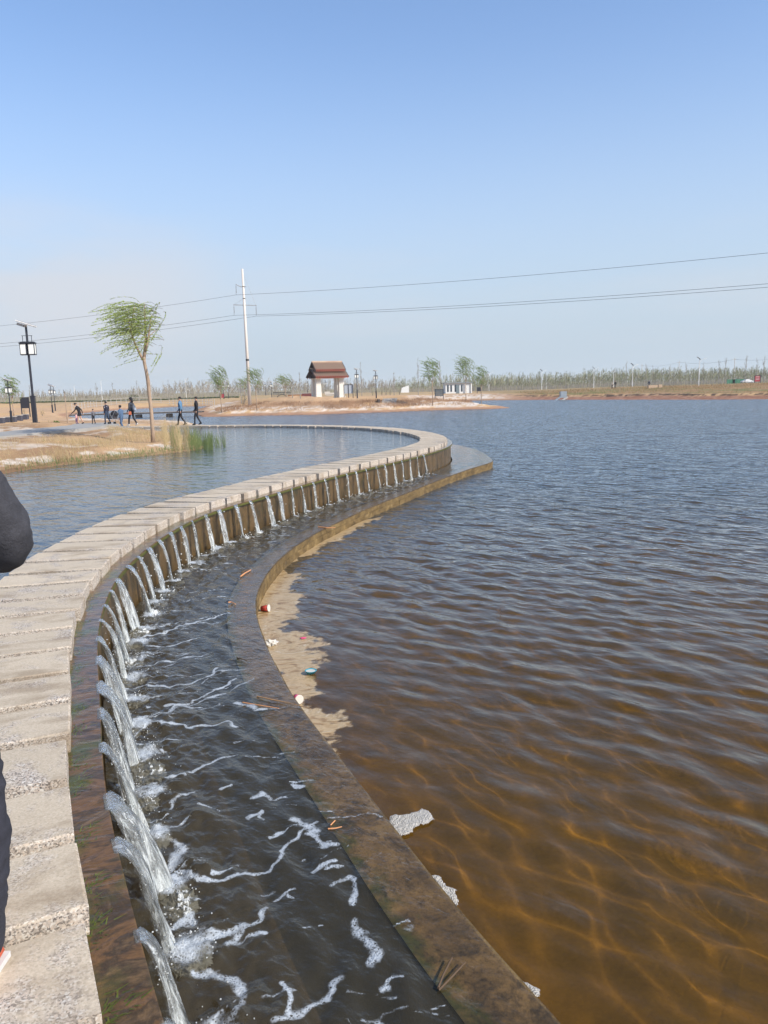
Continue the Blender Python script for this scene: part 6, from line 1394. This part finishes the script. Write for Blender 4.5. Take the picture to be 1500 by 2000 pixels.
# shoe
sx0 = at(-58, 1945, Z_STONE); mb = MB(); 
prof = [(-.13, .045, .06), (-.08, .05, .085), (0, .05, .08), (.08, .052, .06), (.14, .045, .045), (.17, .02, .03)]
V = []; F = []
for i, (yy, hw, hh_) in enumerate(prof):
    for k in range(10): a_ = 2 * math.pi * k / 10; V.append((float(sx0[0]) + math.cos(a_) * hw, float(sx0[1]) + .02 + yy, Z_STONE + .022 + max(0, hh_ * .5 + math.sin(a_) * hh_ * .5)))
for i in range(len(prof) - 1):
    for k in range(10): k2 = (k + 1) % 10; F.append((i * 10 + k, i * 10 + k2, (i + 1) * 10 + k2, (i + 1) * 10 + k))
F += [tuple(range(10)), tuple(range(59, 49, -1))]; mb.add(V, F); o = mb.build('shoe', m_osh, near_p, True); o.matrix_parent_inverse = Matrix.Rotation(-R_(90), 4, 'Z') @ Matrix.Translation((-PX, -PY, -Z_STONE))
mb = MB(); V = [(v[0], v[1], Z_STONE + .003 + (v[2] - Z_STONE > .05) * .022) for v in V]; mb.box((float(sx0[0]), float(sx0[1]) + .03, Z_STONE + .013), (.105, .30, .022)); o2 = mb.build('sole', shoe_w, o); 

# ================================================================ floating litter, twigs, foam clumps
def floater(name, px, py, z, lab, cat): p = at(px, py, z); e = empty(name, p, random.uniform(0, 6)); tag(e, lab, cat); return e, p
m_redc = simple('red_cup', (.38, .05, .035), .5, var=.4, scale=25); m_whp = simple('white_plastic', (.55, .52, .46), .45); m_teal = simple('teal_plastic', (.05, .30, .38), .4); m_pnk = simple('pink_plastic', (.72, .09, .22), .4)
def cup(px, py, lab, col, rz, L=.085, r0=.026, r1=.038, z=.012):
    p = at(px, py, z); e = empty('paper_cup', (p[0], p[1], z + r1 * .6), rz); e.rotation_euler = (0, R_(84), rz); tag(e, lab, 'cup')
    mb = MB(); mb.lathe([(r0, -L / 2), (r1, L / 2), (r1 - .003, L / 2), (r0 - .003, -L / 2 + .004)], n=20); mb.build('cup_wall', col, e, True); mb = MB(); mb.lathe([(r1 + .003, L / 2 - .004), (r1 + .003, L / 2 + .003), (r1 - .002, L / 2 + .003)], n=20); mb.build('rim', m_whp, e, True)
cup(518, 1192, 'red paper cup lying against the low wall in the tan scum', m_redc, R_(-15), .11, .034, .047)
cup(581, 1369, 'pink and white cup leaning on the low wall lower down', m_pnk, R_(-60), .09, .032, .042)
p = at(607, 1313, .02); e = empty('food_tub', (p[0], p[1], .012), .4); tag(e, 'teal and white round tub floating upright in the tan scum', 'tub'); mb = MB(); mb.lathe([(.045, 0), (.060, .028), (.064, .03), (.058, .031), (.043, .006)], n=24); mb.build('tub_wall', m_teal, e, True); mb = MB(); mb.lathe([(.001, .020), (.054, .022), (.054, .018)], n=20); mb.build('tub_inside', m_whp, e)
p = at(528, 1256, .02); mb = MB(); mb.add([Vector(p) + Vector((v.x * .075, v.y * .055, v.z * .035)) * (1 + .7 * mn.fractal(v * 2.2, .8, 2.3, 4)) for v in ICO3[0]], ICO3[1]); o = mb.build('crumpled_wrapper', m_whp); tag(o, 'crumpled white wrapper floating by the wall between the red cup and the tub', 'wrapper')
p = at(592, 1246, .015); mb = MB(); mb.add([Vector(p) + Vector((v.x * .035, v.y * .02, v.z * .008)) * (1 + .5 * mn.fractal(v * 2.2, .8, 2.3, 3)) for v in ICO3[0]], ICO3[1]); o = mb.build('plastic_scrap', m_pnk); tag(o, 'small pink scrap floating at the edge of the tan scum', 'scrap')
m_cane = simple('cane', (.34, .20, .10), .8); m_cane2 = simple('orange_cane', (.55, .26, .12), .8); m_caned = simple('dark_twig', (.10, .065, .04), .8)
for pts, z, r_, mt, lab in (
 ([(470, 1126), (478, 1120), (490, 1113)], .25, .012, m_cane2, 'short orange stick on the wall top at the bend'), ([(472, 1119), (480, 1114), (488, 1112)], .252, .012, m_caned, 'dark red-brown twig crossing the orange stick'),
 ([(446, 1177), (452, 1176), (460, 1181)], .25, .010, m_cane2, 'small orange chip at the channel edge of the wall top'), ([(622, 1029), (638, 1031), (655, 1031)], .245, .014, m_cane2, 'orange stick lying on the far part of the low wall'),
 ([(502, 1361), (530, 1367), (560, 1372), (608, 1385)], .25, .007, m_cane, 'long brown reed stem lying across the low wall above the foam'), ([(474, 1373), (500, 1377), (545, 1384)], .25, .006, m_cane2, 'pale reed stem just under the long brown one'), ([(463, 1285), (472, 1288), (483, 1291)], .25, .007, m_caned, 'small dark twig alone on the wall top'),
 ([(855, 1932), (866, 1905), (882, 1872)], .25, .006, m_caned, 'dark twig on the near wall top, left one of two'), ([(857, 1934), (885, 1905), (908, 1880)], .25, .005, m_caned, 'thinner dark twig on the near wall top, right one of two'), ([(640, 1619), (655, 1618), (668, 1616)], .25, .005, m_cane2, 'pale twig at the channel edge of the near wall top'), ([(645, 1612), (655, 1603)], .25, .004, m_cane2, 'tiny pale stalk beside the pale twig')):
    P_ = [at(x, y, z) for x, y in pts]; P_ = [Vector(p) + Vector((random.uniform(-.003, .003), 0, random.uniform(0, .006))) for p in P_]; mb = MB(); mb.tube(P_, [r_, r_ * .9] + [r_ * .6] * (len(P_) - 2), 6); o = mb.build('twig', mt); tag(o, lab, 'twig')
p = at(977, 1200, 0); mb = MB(); mb.tube([Vector(p) + Vector((0, 0, -.05)), Vector(p) + Vector((0, 0, .09))], .004, 5); mb.tube([Vector(p) + Vector((0, 0, .03)), Vector(p) + Vector((-.05, 0, .07))], .003, 4); mb.tube([Vector(p) + Vector((0, 0, .02)), Vector(p) + Vector((.05, 0, .06))], .003, 4); mb.tube([Vector(p) + Vector((-.06, 0, .01)), Vector(p) + Vector((.06, 0, .012))], .003, 4); o = mb.build('twig', m_caned); tag(o, 'dry branched stalk poking out of the open lake alone', 'twig')

m_clump = bpy.data.materials.new('foam_clump'); m_clump.use_nodes = True; t = m_clump.node_tree; b = t.nodes['Principled BSDF']; p_ = pos(t)
v1 = nd(t, 'ShaderNodeTexVoronoi'); v1.inputs['Scale'].default_value = 120; t.links.new(p_, v1.inputs['Vector']); v2 = nd(t, 'ShaderNodeTexVoronoi'); v2.inputs['Scale'].default_value = 260; t.links.new(p_, v2.inputs['Vector'])
t.links.new(ramp(t, math_(t, 'ADD', v1.outputs['Distance'], math_(t, 'MULTIPLY', v2.outputs['Distance'], .5)), [(.14, (.16, .13, .10)), (.34, (.38, .35, .30)), (.75, (.52, .49, .44))]), b.inputs['Base Color']); b.inputs['Roughness'].default_value = .5
t.links.new(bump(t, v1.outputs['Distance'], 1.0, .012), b.inputs['Normal'])
def clump(poly_px, z, lab, hgt=.013):
    poly = np.array([at(x, y, z)[:2] for x, y in poly_px]); lo, hi = poly.min(0) - .03, poly.max(0) + .03; st_ = .0065
    X, Y = np.meshgrid(np.arange(lo[0], hi[0], st_), np.arange(lo[1], hi[1], st_)); Pq = np.column_stack([X.ravel(), Y.ravel()]); jit = (np.stack([fbm(Pq[:, 0] * 22, Pq[:, 1] * 22, 3), fbm(Pq[:, 0] * 22 + 40, Pq[:, 1] * 22, 3)], 1) - .5) * .05
    d_ = poly_dist(Pq, poly) * np.where(in_poly(Pq, poly), 1, -1) + (fbm(Pq[:, 0] * 13, Pq[:, 1] * 13, 4) - .5) * .075; hh_ = hgt * np.sqrt(np.clip(d_ / .03, 0, 1)) * (.45 + 1.1 * fbm(Pq[:, 0] * 45, Pq[:, 1] * 45, 3))
    Qq = rowcol_quads(X.shape[0], X.shape[1]); Qq = Qq[(d_[Qq] > 0).all(1)]; Vv, Qq, _ = compact(np.column_stack([Pq, z + hh_]), Qq, {}); o = grid_obj('foam_clump', Vv, Qq, m_clump); tag(o, lab, 'foam', 'foam clumps along the lake side of the low wall')
clump([(757, 1603), (768, 1594), (800, 1590), (822, 1582), (842, 1588), (853, 1602), (838, 1611), (818, 1616), (800, 1631), (778, 1633), (765, 1622)], .006, 'largest pale foam clump floating beside the low wall')
clump([(836, 1712), (858, 1713), (875, 1730), (893, 1740), (895, 1758), (890, 1775), (868, 1752), (850, 1732)], .006, 'middle foam clump pressed against the lake side of the low wall')
clump([(1014, 1917), (1032, 1918), (1052, 1935), (1051, 1948), (1043, 1947), (1028, 1932)], .006, 'smallest foam clump, nearest the bottom edge of the picture')
# moss tufts at the foot of the stones, where the ledge stays wet
gg = random.Random(3)
for i in range(16):
    s0 = s_ref - .8 + i * .42 + gg.uniform(-.1, .1); c = on_arc(s0) + arc_nrm(s0) * .03; mb = MB()
    for q in range(40): a_ = gg.uniform(0, 6.28); p0 = Vector((c[0] + gg.gauss(0, .035), c[1] + gg.gauss(0, .06), Z_LEDGE)); d_ = Vector((math.cos(a_) * .03 + arc_nrm(s0)[0] * .03, math.sin(a_) * .03 + arc_nrm(s0)[1] * .03, gg.uniform(.006, .02))); w_ = d_.cross(Vector((0, 0, 1))).normalized() * .005; mb.add([p0 - w_, p0 + w_, p0 + d_], [(0, 1, 2)])
    o = mb.build('moss', leafmat('moss_green', (.06, .09, .012), (.16, .20, .03)) if i == 0 else bpy.data.materials['moss_green'], cw); o['kind'] = 'stuff'

# ================================================================ haze: the air between here and the far wood
hm = bpy.data.materials.new('haze'); hm.use_nodes = True; t = hm.node_tree; t.nodes.clear(); out = nd(t, 'ShaderNodeOutputMaterial'); pv = nd(t, 'ShaderNodeVolumePrincipled')
pv.inputs['Color'].default_value = (.90, .95, 1, 1); pv.inputs['Density'].default_value = 0.00030; pv.inputs['Anisotropy'].default_value = .2; t.links.new(pv.outputs[0], out.inputs['Volume'])
mb = MB(); mb.box((0, 0, 10.5), (8800, 8800, 27.0)); hz_o = mb.build('haze', hm); tag(hz_o, 'thin pale spring haze lying over the whole lake', 'haze', kind='stuff')
S.cycles.volume_bounces = 1; S.cycles.volume_max_steps = 16
